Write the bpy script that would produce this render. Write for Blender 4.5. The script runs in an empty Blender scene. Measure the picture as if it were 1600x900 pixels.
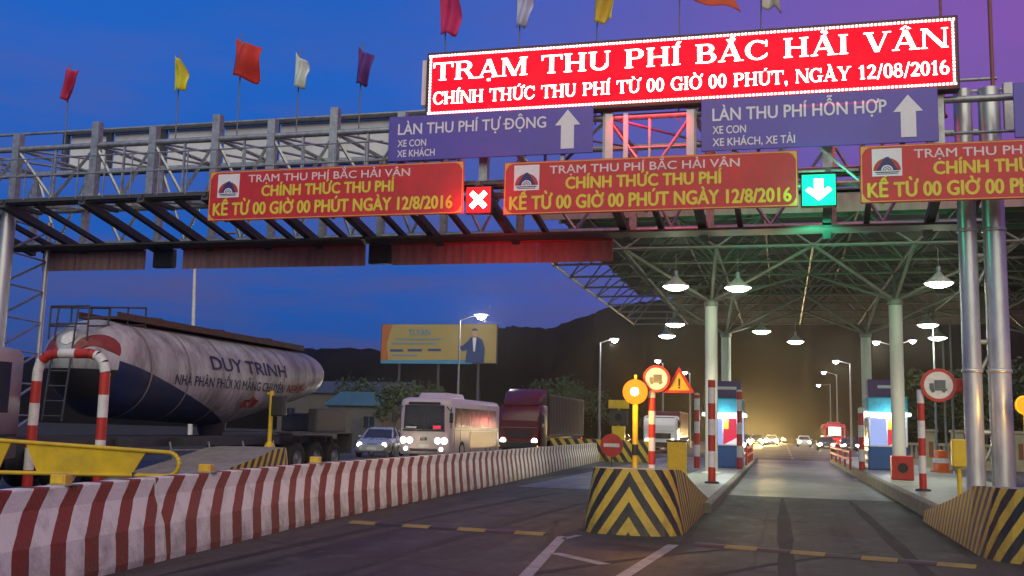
import bpy, bmesh, math, random
from mathutils import Vector, Matrix
random.seed(7)
R = math.radians
S = bpy.context.scene
COL = S.collection

# ------------------------------------------------------------------ camera
CX, CY, F, CAM_H = 800.0, 450.0, 1600.0, 1.6
ROT = Matrix(((0.96740384, -0.01080902, -0.25300785),
              (0.25208112, 0.13651899, 0.95802801),
              (0.02418503, -0.99057848, 0.13479375)))
cam_data = bpy.data.cameras.new("camera")
cam_data.sensor_width = 36.0
cam_data.lens = 36.0
cam_data.clip_start = 0.1
cam_data.clip_end = 6000
cam = bpy.data.objects.new("camera", cam_data)
COL.objects.link(cam)
xa = Vector((ROT[0][0], ROT[1][0], ROT[2][0]))
ya = -Vector((ROT[0][1], ROT[1][1], ROT[2][1]))
za = -Vector((ROT[0][2], ROT[1][2], ROT[2][2]))
M4 = Matrix.Identity(4)
for i in range(3):
    M4[i][0], M4[i][1], M4[i][2] = xa[i], ya[i], za[i]
M4[2][3] = CAM_H
cam.matrix_world = M4
S.camera = cam

def ray(px, py):
    return ROT @ Vector((px - CX, py - CY, F))
def atY(px, py, Y):
    r = ray(px, py); return Vector((r.x * Y / r.y, Y, CAM_H + r.z * Y / r.y))
def atZ(px, py, Z=0.0):
    r = ray(px, py); k = (Z - CAM_H) / r.z; return Vector((r.x * k, r.y * k, Z))

# ------------------------------------------------------------------ sky
world = bpy.data.worlds.new("World")
S.world = world
world.use_nodes = True
wn, wl = world.node_tree.nodes, world.node_tree.links
wn.clear()
def WN(t, **k):
    n = wn.new(t)
    for a, b in k.items(): setattr(n, a, b)
    return n
w_out = WN("ShaderNodeOutputWorld"); w_bg = WN("ShaderNodeBackground")
SUN_EL, SUN_ROT = R(2.0), R(125)
sky = WN("ShaderNodeTexSky", sky_type='NISHITA', sun_disc=False, sun_elevation=SUN_EL, sun_rotation=SUN_ROT, ozone_density=6.0, air_density=1.0, dust_density=0.6)
tint = WN("ShaderNodeMix", data_type='RGBA', blend_type='MULTIPLY'); tint.inputs[0].default_value = 1.0
tc = WN("ShaderNodeTexCoord")
sep = WN("ShaderNodeSeparateXYZ")
wl.new(tc.outputs['Generated'], sep.inputs[0])
# afterglow: the side of the sky where the sun went down is purple, the other side deep blue
comb = WN("ShaderNodeMapRange"); comb.inputs['From Min'].default_value = -0.42; comb.inputs['From Max'].default_value = 0.30
comb.interpolation_type = 'SMOOTHSTEP'
wl.new(sep.outputs['X'], comb.inputs['Value'])
ramp = WN("ShaderNodeValToRGB")
ramp.color_ramp.elements[0].color = (0.026, 0.225, 1.0, 1)
ramp.color_ramp.elements[0].position = 0.0
ramp.color_ramp.elements[1].color = (0.46, 0.19, 0.84, 1)
ramp.color_ramp.elements[1].position = 1.0
wl.new(comb.outputs[0], ramp.inputs[0])
# thin streaks of cloud
mp = WN("ShaderNodeMapping"); mp.inputs['Scale'].default_value = (1.6, 1.6, 9.0); mp.inputs['Rotation'].default_value = (0.12, 0.1, 0)
wl.new(tc.outputs['Generated'], mp.inputs[0])
nz = WN("ShaderNodeTexNoise"); nz.inputs['Scale'].default_value = 2.6; nz.inputs['Detail'].default_value = 6; nz.inputs['Roughness'].default_value = .58
wl.new(mp.outputs[0], nz.inputs['Vector'])
cr = WN("ShaderNodeMapRange"); cr.inputs['From Min'].default_value = .40; cr.inputs['From Max'].default_value = .66; cr.inputs['To Max'].default_value = 1.0
wl.new(nz.outputs['Fac'], cr.inputs['Value'])
lowm = WN("ShaderNodeMapRange"); lowm.inputs['From Min'].default_value = .36; lowm.inputs['From Max'].default_value = .10
lowm.inputs['To Min'].default_value = .18
wl.new(sep.outputs['Z'], lowm.inputs['Value'])
mulc = WN("ShaderNodeMath", operation='MULTIPLY'); wl.new(cr.outputs[0], mulc.inputs[0]); wl.new(lowm.outputs[0], mulc.inputs[1])
cl = WN("ShaderNodeMix", data_type='RGBA'); wl.new(mulc.outputs[0], cl.inputs[0]); wl.new(ramp.outputs[0], cl.inputs[6])
cl.inputs[7].default_value = (0.20, 0.20, 0.58, 1)
# the air low over the hills is duller than the sky overhead
drk = WN("ShaderNodeMapRange"); drk.inputs['From Min'].default_value = 0.0; drk.inputs['From Max'].default_value = .32
drk.inputs['To Min'].default_value = .60; drk.inputs['To Max'].default_value = 1.0
wl.new(sep.outputs['Z'], drk.inputs['Value'])
mm = WN("ShaderNodeVectorMath", operation='SCALE'); wl.new(cl.outputs[2], mm.inputs[0]); wl.new(drk.outputs[0], mm.inputs['Scale'])
bw = WN("ShaderNodeRGBToBW"); wl.new(sky.outputs[0], bw.inputs[0])
bwr = WN("ShaderNodeMath", operation='POWER'); wl.new(bw.outputs[0], bwr.inputs[0]); bwr.inputs[1].default_value = 0.25
sc_ = WN("ShaderNodeVectorMath", operation='SCALE'); wl.new(mm.outputs[0], sc_.inputs[0]); wl.new(bwr.outputs[0], sc_.inputs['Scale'])
wl.new(sc_.outputs[0], w_bg.inputs[0])
w_bg.inputs[1].default_value = 0.72
wl.new(w_bg.outputs[0], w_out.inputs[0])

# added warm fill from behind the camera: very soft, no edge to its shadows
sd = bpy.data.lights.new("sun", 'SUN'); sd.energy = 1.75; sd.angle = R(70); sd.color = (.97, .97, .60)
so = bpy.data.objects.new("sun", sd); COL.objects.link(so)
so.rotation_euler = Vector((-.25, 1.0, -.75)).to_track_quat('-Z', 'Y').to_euler()

S.view_settings.view_transform = 'Standard'
S.view_settings.look = 'None'
S.view_settings.exposure = 0.0
S.view_settings.gamma = 1.0
S.render.engine = 'CYCLES'
S.cycles.use_denoising = True
S.cycles.max_bounces = 5
S.cycles.diffuse_bounces = 2
S.cycles.glossy_bounces = 3
S.cycles.sample_clamp_indirect = 4.0
S.cycles.use_light_tree = True
S.cycles.caustics_reflective = False
S.cycles.caustics_refractive = False

# ------------------------------------------------------------------ materials
def new_mat(name):
    m = bpy.data.materials.new(name); m.use_nodes = True
    nt = m.node_tree; b = nt.nodes['Principled BSDF']
    return m, nt, b
def mat(name, col, rough=.6, metal=0.0, var=.18, scale=6.0, dirt=None, dirt_amt=.35, bump=.0, stretch=(1, 1, 1), spec=.5):
    """painted / bare surface: base colour broken up by two noises, plus optional dirt colour"""
    m, nt, b = new_mat(name); N, L = nt.nodes, nt.links
    t = N.new('ShaderNodeTexCoord'); mpn = N.new('ShaderNodeMapping'); mpn.inputs['Scale'].default_value = stretch
    L.new(t.outputs['Object'], mpn.inputs[0])
    n1 = N.new('ShaderNodeTexNoise'); n1.inputs['Scale'].default_value = scale; n1.inputs['Detail'].default_value = 6; n1.inputs['Roughness'].default_value = .65
    L.new(mpn.outputs[0], n1.inputs['Vector'])
    hv = N.new('ShaderNodeMix'); hv.data_type = 'RGBA'
    mr = N.new('ShaderNodeMapRange'); mr.inputs['From Min'].default_value = .3; mr.inputs['From Max'].default_value = .7
    L.new(n1.outputs['Fac'], mr.inputs['Value']); L.new(mr.outputs[0], hv.inputs[0])
    c = Vector(col)
    hv.inputs[6].default_value = (*(c * (1 - var)), 1); hv.inputs[7].default_value = (*[min(1, v) for v in c * (1 + var)], 1)
    last = hv.outputs[2]
    if dirt:
        n2 = N.new('ShaderNodeTexNoise'); n2.inputs['Scale'].default_value = scale * .37; n2.inputs['Detail'].default_value = 8; n2.inputs['Roughness'].default_value = .72
        L.new(mpn.outputs[0], n2.inputs['Vector'])
        m2 = N.new('ShaderNodeMapRange'); m2.inputs['From Min'].default_value = .46; m2.inputs['From Max'].default_value = .68; m2.inputs['To Max'].default_value = dirt_amt
        L.new(n2.outputs['Fac'], m2.inputs['Value'])
        dm = N.new('ShaderNodeMix'); dm.data_type = 'RGBA'; L.new(m2.outputs[0], dm.inputs[0]); L.new(last, dm.inputs[6]); dm.inputs[7].default_value = (*dirt, 1)
        last = dm.outputs[2]
    L.new(last, b.inputs['Base Color'])
    rr = N.new('ShaderNodeMapRange'); rr.inputs['To Min'].default_value = max(.05, rough - .12); rr.inputs['To Max'].default_value = min(1, rough + .12)
    L.new(n1.outputs['Fac'], rr.inputs['Value']); L.new(rr.outputs[0], b.inputs['Roughness'])
    b.inputs['Metallic'].default_value = metal
    b.inputs['Specular IOR Level'].default_value = spec
    if bump:
        bp = N.new('ShaderNodeBump'); bp.inputs['Strength'].default_value = bump; bp.inputs['Distance'].default_value = .02
        L.new(n1.outputs['Fac'], bp.inputs['Height']); L.new(bp.outputs[0], b.inputs['Normal'])
    return m
def emit(name, col, strength):
    m, nt, b = new_mat(name)
    b.inputs['Base Color'].default_value = (.004, .004, .004, 1); b.inputs['Specular IOR Level'].default_value = .1
    b.inputs['Emission Color'].default_value = (*col, 1)
    b.inputs['Emission Strength'].default_value = strength
    return m
def stripes(name, ca, cb, frac, rough=.6, dirt=(.06, .05, .04), dirt_amt=.6, bump=.3):
    """painted bands that follow the UV: u counts bands, v is height in metres (grime near the foot is a stain with its own outline)"""
    m, nt, b = new_mat(name); N, L = nt.nodes, nt.links
    uv = N.new('ShaderNodeUVMap'); sp = N.new('ShaderNodeSeparateXYZ'); L.new(uv.outputs[0], sp.inputs[0])
    t = N.new('ShaderNodeTexCoord')
    wob = N.new('ShaderNodeTexNoise'); wob.inputs['Scale'].default_value = 9; wob.inputs['Detail'].default_value = 3; L.new(t.outputs['Object'], wob.inputs['Vector'])
    ws = N.new('ShaderNodeMath'); ws.operation = 'MULTIPLY_ADD'; ws.inputs[1].default_value = .05; ws.inputs[2].default_value = -.025; L.new(wob.outputs['Fac'], ws.inputs[0])
    ad = N.new('ShaderNodeMath'); ad.operation = 'ADD'; L.new(sp.outputs['X'], ad.inputs[0]); L.new(ws.outputs[0], ad.inputs[1])
    fr = N.new('ShaderNodeMath'); fr.operation = 'FRACT'; L.new(ad.outputs[0], fr.inputs[0])
    lt = N.new('ShaderNodeMath'); lt.operation = 'LESS_THAN'; lt.inputs[1].default_value = frac; L.new(fr.outputs[0], lt.inputs[0])
    mx = N.new('ShaderNodeMix'); mx.data_type = 'RGBA'; L.new(lt.outputs[0], mx.inputs[0]); mx.inputs[6].default_value = (*ca, 1); mx.inputs[7].default_value = (*cb, 1)
    n2 = N.new('ShaderNodeTexNoise'); n2.inputs['Scale'].default_value = 3.2; n2.inputs['Detail'].default_value = 9; n2.inputs['Roughness'].default_value = .72; L.new(t.outputs['Object'], n2.inputs['Vector'])
    hgt = N.new('ShaderNodeMapRange'); hgt.inputs['From Min'].default_value = 0.0; hgt.inputs['From Max'].default_value = .5; hgt.inputs['To Min'].default_value = .20; hgt.inputs['To Max'].default_value = 0.0
    L.new(sp.outputs['Y'], hgt.inputs['Value'])
    sm = N.new('ShaderNodeMath'); sm.operation = 'ADD'; L.new(n2.outputs['Fac'], sm.inputs[0]); L.new(hgt.outputs[0], sm.inputs[1])
    mr = N.new('ShaderNodeMapRange'); mr.inputs['From Min'].default_value = .5; mr.inputs['From Max'].default_value = .8; mr.inputs['To Max'].default_value = dirt_amt; L.new(sm.outputs[0], mr.inputs['Value'])
    dm = N.new('ShaderNodeMix'); dm.data_type = 'RGBA'; L.new(mr.outputs[0], dm.inputs[0]); L.new(mx.outputs[2], dm.inputs[6]); dm.inputs[7].default_value = (*dirt, 1)
    L.new(dm.outputs[2], b.inputs['Base Color']); b.inputs['Roughness'].default_value = rough
    bp = N.new('ShaderNodeBump'); bp.inputs['Strength'].default_value = bump; bp.inputs['Distance'].default_value = .02
    n3 = N.new('ShaderNodeTexNoise'); n3.inputs['Scale'].default_value = 28; n3.inputs['Detail'].default_value = 6; L.new(t.outputs['Object'], n3.inputs['Vector'])
    L.new(n3.outputs['Fac'], bp.inputs['Height']); L.new(bp.outputs[0], b.inputs['Normal'])
    return m
def asphalt(name, base, patch, rough_lo, rough_hi, streak=.5, spec=.16):
    m, nt, b = new_mat(name); N, L = nt.nodes, nt.links
    t = N.new('ShaderNodeTexCoord')
    def noise(scale, stretch, detail=6, rough=.6):
        mp_ = N.new('ShaderNodeMapping'); mp_.inputs['Scale'].default_value = stretch; L.new(t.outputs['Object'], mp_.inputs[0])
        n = N.new('ShaderNodeTexNoise'); n.inputs['Scale'].default_value = scale; n.inputs['Detail'].default_value = detail; n.inputs['Roughness'].default_value = rough
        L.new(mp_.outputs[0], n.inputs['Vector']); return n.outputs['Fac']
    def rng(src, a, b_, c=0., d=1.):
        r_ = N.new('ShaderNodeMapRange'); r_.inputs['From Min'].default_value = a; r_.inputs['From Max'].default_value = b_; r_.inputs['To Min'].default_value = c; r_.inputs['To Max'].default_value = d
        L.new(src, r_.inputs['Value']); return r_.outputs[0]
    def mix(f, a, b_, bt='MIX'):
        x = N.new('ShaderNodeMix'); x.data_type = 'RGBA'; x.blend_type = bt
        if isinstance(f, float): x.inputs[0].default_value = f
        else: L.new(f, x.inputs[0])
        for k, v in ((6, a), (7, b_)):
            if isinstance(v, tuple): x.inputs[k].default_value = (*v, 1)
            else: L.new(v, x.inputs[k])
        return x.outputs[2]
    big = noise(.35, (1, .45, 1), 7, .65); fine = noise(60, (1, 1, 1), 3); lane = noise(1.1, (1, .04, 1), 4); mid = noise(2.4, (1, .5, 1), 8, .7)
    c = mix(rng(big, .4, .62), base, patch)
    dark = tuple(v * .42 for v in base)
    c = mix(rng(lane, .5, .66, 0, streak), c, dark)
    c = mix(rng(mid, .52, .66, 0, .55), c, tuple(v * 1.55 for v in patch)); blot = noise(1.3, (1, .6, 1), 5, .55); c = mix(rng(blot, .58, .68, 0, .7), c, tuple(v * .5 for v in base)); grit = noise(17, (1, .8, 1), 5, .75)
    c = mix(rng(grit, .42, .7, 0, .55), c, dark); c = mix(rng(grit, .56, .36, .0, .0), c, patch)
    c = mix(rng(fine, .3, .7, 0, .35), c, dark)
    # cracks and sealed joints
    vo = N.new('ShaderNodeTexVoronoi'); vo.feature = 'DISTANCE_TO_EDGE'; vo.inputs['Scale'].default_value = .22
    mpv = N.new('ShaderNodeMapping'); mpv.inputs['Scale'].default_value = (1, .7, 1); L.new(t.outputs['Object'], mpv.inputs[0])
    ds = N.new('ShaderNodeMix'); ds.data_type = 'VECTOR'; ds.inputs[0].default_value = .12; L.new(mpv.outputs[0], ds.inputs[4])
    nn = N.new('ShaderNodeTexNoise'); nn.inputs['Scale'].default_value = 1.5; nn.inputs['Detail'].default_value = 5; L.new(mpv.outputs[0], nn.inputs['Vector']); L.new(nn.outputs['Color'], ds.inputs[5])
    L.new(ds.outputs[1], vo.inputs['Vector'])
    c = mix(rng(vo.outputs['Distance'], .0, .008, .6, 0.), c, tuple(v * .3 for v in base))
    L.new(c, b.inputs['Base Color'])
    L.new(rng(big, .35, .65, rough_lo, rough_hi), b.inputs['Roughness'])
    bp = N.new('ShaderNodeBump'); bp.inputs['Strength'].default_value = .6; bp.inputs['Distance'].default_value = .015
    L.new(fine, bp.inputs['Height']); L.new(bp.outputs[0], b.inputs['Normal']); b.inputs['Specular IOR Level'].default_value = spec
    return m

GALV = mat('galvanised steel', (.40, .42, .44), .42, .55, .22, 9, (.16, .13, .11), .5)
GALV_SHINE = mat('bright galvanised pipe', (.60, .61, .61), .36, .6, .16, 5, (.22, .20, .18), .4, .05, (1, 1, .25))
STEEL_DK = mat('dark steel', (.07, .07, .08), .55, .2, .3, 7)
PANEL = mat('dusty fascia sheet', (.44, .26, .26), .6, .1, .2, 3, (.12, .09, .08), .5, 0, (1, 1, .3))
WHITE_B = mat('white sheet board', (.84, .84, .85), .5, 0, .06, 2, (.35, .35, .36), .35)
BLUE_S = mat('blue reflective sheet', (.105, .075, .46), .35, 0, .08, 3, (.12, .09, .22), .3)
BLUE_L = mat('white reflective letters', (.82, .78, .84), .4, 0, .05, 8)
RED_B = mat('red printed vinyl', (.60, .022, .030), .42, 0, .14, 1.6, (.30, .03, .03), .5, .5)
YEL_T = mat('yellow printed letters', (.78, .64, .05), .45, 0, .08, 7, (.62, .28, .03), .35)
PINK_T = mat('pale printed letters', (.82, .66, .70), .45, 0, .05, 7)
GOLD_T = mat('gold banner trim', (.72, .40, .08), .4, 0, .15, 6)
NAVY = mat('navy print', (.03, .03, .16), .5)
LEDBACK = mat('led housing', (.06, .03, .035), .5, .2)
POLE_G = mat('thin pole grey', (.20, .20, .21), .5, .4)
POLE_R = mat('rusty red pole', (.30, .10, .08), .6, .1)
YEL_P = mat('yellow enamel', (.72, .47, .02), .42, 0, .12, 4, (.30, .20, .05), .45)
RED_P = mat('red enamel', (.50, .035, .025), .45, 0, .15, 6, (.16, .03, .03), .4)
WHT_P = mat('white enamel', (.74, .72, .70), .5, 0, .08, 6, (.33, .30, .28), .45)
BLK_P = mat('black paint', (.022, .022, .024), .5, 0, .3, 8)
CONC = mat('weathered concrete', (.25, .24, .23), .75, 0, .2, 4, (.10, .09, .085), .5, .25)
KERB = mat('kerb concrete', (.16, .145, .12), .7, 0, .25, 5, (.05, .045, .04), .6, .3)
COLUMN = mat('cream column paint', (.58, .54, .48), .55, 0, .08, 3, (.33, .29, .24), .4, 0, (1, 1, .25))
ROOFD = mat('profiled roof deck', (.10, .095, .085), .5, .3, .2, 3)
FRAME_P = mat('painted space frame', (.26, .23, .21), .5, .1, .15, 6, (.2, .13, .1), .4)
GLASS_D = mat('dark window glass', (.015, .018, .022), .08, 0, .2, 2, spec=.8)
GLASS_T = mat('teal tinted glass', (.03, .22, .28), .15, 0, .2, 2)
TYRE = mat('tyre rubber', (.02, .02, .02), .8)
RIM = mat('dull steel rim', (.25, .25, .26), .45, .6)
STR_RW = stripes('red and white paint', (.73, .73, .67), (.21, .012, .016), .44)
STR_YK = stripes('yellow and black paint', (.62, .40, .045), (.030, .028, .030), .5, .55, (.10, .075, .04), .55)
ROAD = asphalt('worn asphalt', (.044, .042, .039), (.095, .090, .081), .5, .78, .8, .2)
APRON = asphalt('worn concrete apron', (.075, .073, .062), (.115, .11, .092), .30, .48, .5, .35)
EARTH = mat('roadside earth', (.06, .055, .04), .95, 0, .3, .6, (.03, .04, .02), .6, spec=.1)
MARK = mat('worn road paint', (.26, .255, .25), .6, 0, .22, 8, (.10, .10, .10), .9)
MARK_Y = mat('worn yellow rubber', (.26, .19, .05), .7, 0, .2, 8, (.12, .10, .06), .6)

# ------------------------------------------------------------------ mesh builder
class MB:
    def __init__(s): s.v, s.f, s.m, s.uv, s.sm = [], [], [], {}, set()
    def add(s, vs, fs, mi=0, smooth=False):
        o = len(s.v); s.v += [Vector(p) for p in vs]
        for f in fs:
            if smooth: s.sm.add(len(s.f))
            s.f.append([o + i for i in f]); s.m.append(mi)
        return s
    def box(s, c, d, mi=0, rz=0.0, taper=1.0, rx=0.0):
        x, y, z = (k / 2 for k in d); c = Vector(c); rm = Matrix.Rotation(rz, 3, 'Z') @ Matrix.Rotation(rx, 3, 'X')
        vs = [c + rm @ Vector((sx * x * (taper if sz > 0 else 1), sy * y * (taper if sz > 0 else 1), sz * z)) for sz in (-1, 1) for sx, sy in ((-1, -1), (1, -1), (1, 1), (-1, 1))]
        return s.add(vs, [(3, 2, 1, 0), (4, 5, 6, 7), (0, 1, 5, 4), (1, 2, 6, 5), (2, 3, 7, 6), (3, 0, 4, 7)], mi)
    def bb(s, c, d, bev=.03, mi=0, rz=0.0):
        """box with chamfered edges"""
        bm = bmesh.new(); bmesh.ops.create_cube(bm, size=1)
        for v in bm.verts: v.co = Vector((v.co.x * d[0], v.co.y * d[1], v.co.z * d[2]))
        bmesh.ops.bevel(bm, geom=bm.edges[:], offset=min(bev, min(d) * .45), segments=2, affect='EDGES', profile=.5)
        rm = Matrix.Rotation(rz, 3, 'Z'); c = Vector(c)
        bm.verts.index_update()
        s.add([c + rm @ v.co for v in bm.verts], [[v.index for v in f.verts] for f in bm.faces], mi); bm.free(); return s
    def bar(s, a, b, r, n=6, mi=0, r2=None, square=False, cap=True):
        a, b = Vector(a), Vector(b); d = (b - a)
        if d.length < 1e-6: return s
        d.normalize(); up = Vector((0, 0, 1)) if abs(d.z) < .95 else Vector((1, 0, 0))
        u = d.cross(up).normalized(); w = u.cross(d)
        if square: n = 4
        off = math.pi / 4 if n == 4 else 0
        k = 1.414 if square else 1
        r2 = r if r2 is None else r2
        vs = [p + (u * math.cos(off + 2 * math.pi * i / n) + w * math.sin(off + 2 * math.pi * i / n)) * rr * k for p, rr in ((a, r), (b, r2)) for i in range(n)]
        fs = [(i, (i + 1) % n, n + (i + 1) % n, n + i) for i in range(n)]
        s.add(vs, fs, mi, n > 6)
        if cap: s.add(vs, [tuple(range(n - 1, -1, -1)), tuple(range(n, 2 * n))], mi)
        return s
    def tube(s, pts, r, n=8, mi=0, segmats=None):
        for i in range(len(pts) - 1):
            s.bar(pts[i], pts[i + 1], r, n, segmats[i] if segmats else mi)
        return s
    def poly(s, pts, th, axis, mi=0, mi_side=None):
        """flat outline pts (3D, counter-clockwise seen from the front) given thickness th along axis"""
        n = len(pts); ax = Vector(axis) * th
        a = [Vector(p) for p in pts]; b = [p + ax for p in a]
        s.add(a + b, [tuple(range(n)), tuple(range(2 * n - 1, n - 1, -1))], mi)
        s.add(a + b, [((i + 1) % n, i, n + i, n + (i + 1) % n) for i in range(n)], mi if mi_side is None else mi_side)
        return s
    def lathe(s, c, prof, n=16, mi=0, axis='Z', smooth=True):
        c = Vector(c); vs = []
        for r, h in prof:
            for i in range(n):
                a = 2 * math.pi * i / n; x, y = r * math.cos(a), r * math.sin(a)
                vs.append(c + (Vector((x, y, h)) if axis == 'Z' else Vector((x, h, y)) if axis == 'Y' else Vector((h, x, y))))
        fs = [(j * n + i, j * n + (i + 1) % n, (j + 1) * n + (i + 1) % n, (j + 1) * n + i) for j in range(len(prof) - 1) for i in range(n)]
        return s.add(vs, fs, mi, smooth)
    def disc(s, c, r, n=20, mi=0, axis='Y', sx=1.0):
        c = Vector(c); vs = [c + (Vector((math.cos(2 * math.pi * i / n) * r * sx, 0, math.sin(2 * math.pi * i / n) * r)) if axis == 'Y' else Vector((math.cos(2 * math.pi * i / n) * r, math.sin(2 * math.pi * i / n) * r, 0))) for i in range(n)]
        return s.add(vs, [tuple(range(n))], mi)
    def mesh(s, mb, mi):
        for f in mb.f: s.add([mb.v[i] for i in f], [tuple(range(len(f)))], mi)
        return s
    def build(s, name, mats, parent=None, world=False, fix=True):
        if not isinstance(mats, (list, tuple)): mats = [mats]
        off = Vector((0, 0, 0))
        if world and parent is not None:
            p = parent
            while p is not None: off += p.location; p = p.parent
        me = bpy.data.meshes.new(name)
        me.from_pydata([v - off for v in s.v], [], s.f)
        for m_ in mats: me.materials.append(m_)
        for i, p in enumerate(me.polygons):
            p.material_index = s.m[i]; p.use_smooth = i in s.sm
        if s.uv:
            ul = me.uv_layers.new(name='UVMap')
            for i, p in enumerate(me.polygons):
                if i in s.uv:
                    for li, c in zip(p.loop_indices, s.uv[i]): ul.data[li].uv = c
        elif fix:
            bm = bmesh.new(); bm.from_mesh(me)
            bmesh.ops.recalc_face_normals(bm, faces=bm.faces[:]); bm.to_mesh(me); bm.free()
        me.update()
        o = bpy.data.objects.new(name, me); COL.objects.link(o)
        if parent is not None: o.parent = parent
        return o
    def quad_uv(s, vs, uvs, mi=0):
        s.add(vs, [tuple(range(len(vs)))], mi); s.uv[len(s.f) - 1] = uvs; return s

def tag(o, label=None, cat=None, group=None, kind=None):
    if label: o['label'] = label
    if cat: o['category'] = cat
    if group: o['group'] = group
    if kind: o['kind'] = kind
    return o
def thing(name, label, cat, loc=(0, 0, 0), rz=0.0, group=None):
    o = bpy.data.objects.new(name, None); COL.objects.link(o); o.location = loc; o.rotation_euler = (0, 0, rz); o.empty_display_size = .2
    return tag(o, label, cat, group)
def copy_tree(o, parent=None, kids=None):
    c = o.copy(); COL.objects.link(c)
    if parent is not None:
        c.parent = parent
    for ch in [x for x in o.children]: copy_tree(ch, c)
    return c
def dup(o, loc, rz=None, label=None, group=None):
    c = copy_tree(o); c.location = loc
    if rz is not None: c.rotation_euler = (0, 0, rz)
    if label: c['label'] = label
    if group: c['group'] = group
    return c
def light(name, kind, loc, energy, col, parent=None, size=.2, spot=None, direction=None, blend=.6):
    d = bpy.data.lights.new(name, kind); d.energy = energy; d.color = col
    if kind == 'AREA': d.size = size
    else: d.shadow_soft_size = size
    if kind == 'SPOT': d.spot_size = spot or R(120); d.spot_blend = blend
    o = bpy.data.objects.new(name, d); COL.objects.link(o); o.location = loc
    if direction is not None: o.rotation_euler = Vector(direction).to_track_quat('-Z', 'Y').to_euler()
    if parent is not None: o.parent = parent
    return o

# ------------------------------------------------------------------ lettering
_hcap = None
def text_mesh(body, bold=.0):
    c = bpy.data.curves.new('lettering', 'FONT'); c.body = body; c.size = 1; c.offset = bold; c.resolution_u = 3
    o = bpy.data.objects.new('lettering', c); COL.objects.link(o)
    bpy.context.view_layer.update()
    me = bpy.data.meshes.new_from_object(o.evaluated_get(bpy.context.evaluated_depsgraph_get()))
    bpy.data.objects.remove(o); bpy.data.curves.remove(c)
    vs = [v.co.copy() for v in me.vertices]; fs = [tuple(p.vertices) for p in me.polygons]
    bpy.data.meshes.remove(me); return vs, fs
def cap():
    global _hcap
    if _hcap is None:
        vs, _ = text_mesh('H'); _hcap = max(v.y for v in vs)
    return _hcap
def put_text(mb, body, x, z, h, width=None, align='L', y=0.0, bold=.0, mi=0, fn=None):
    """lettering standing in the XZ plane, facing -Y; h = capital height, width = overall width"""
    stroke = body.find('Đ'); plain = body.replace('Đ', 'D')   # the barred D is a D with a bar of its own
    horned = [i for i, ch in enumerate(plain) if ch in 'ỜỢ']; plain = plain.replace('Ờ', 'Ò').replace('Ợ', 'Ọ')   # the horned O likewise
    vs, fs = text_mesh(plain)
    if stroke >= 0:
        xd = max(v.x for v in text_mesh(plain[:stroke + 1])[0]); wd = max(v.x for v in text_mesh('D')[0]); hb = cap()
        k0 = len(vs); vs += [Vector((xd - wd - .06, hb * .45, .004)), Vector((xd - wd * .45, hb * .45, .004)), Vector((xd - wd * .45, hb * .56, .004)), Vector((xd - wd - .06, hb * .56, .004))]; fs.append((k0, k0 + 1, k0 + 2, k0 + 3))
    for i in horned:
        xo = max(v.x for v in text_mesh(plain[:i] + 'O')[0]); hb = cap(); k0 = len(vs)
        vs += [Vector((xo + a * hb, b * hb, .003)) for a, b in ((-.22, .80), (-.08, .76), (.04, .92), (.06, 1.10), (-.06, 1.10), (-.08, .94))]; fs.append(tuple(range(k0, k0 + 6)))
    x0, x1 = min(v.x for v in vs), max(v.x for v in vs)
    sz = h / cap(); sx = sz if width is None else width / (x1 - x0)
    w = (x1 - x0) * sx
    ox = x if align == 'L' else x - w / 2 if align == 'C' else x - w
    out = [Vector((ox + (v.x - x0) * sx, y - v.z, z + v.y * sz)) for v in vs]
    # heavier weight: the word is overprinted, each pass a hair in front of the last
    e = bold * sz
    for k, (dx_, dz_) in enumerate([(0, 0)] if bold <= 0 else [(-e, 0), (e, 0), (0, e * .8), (0, -e * .8)]):
        q = [p + Vector((dx_, -.0006 * k, dz_)) for p in out]
        if fn: q = [fn(p) + Vector((.0006 * k, 0, 0)) for p in q]
        mb.add(q, fs, mi)
    return mb

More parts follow.
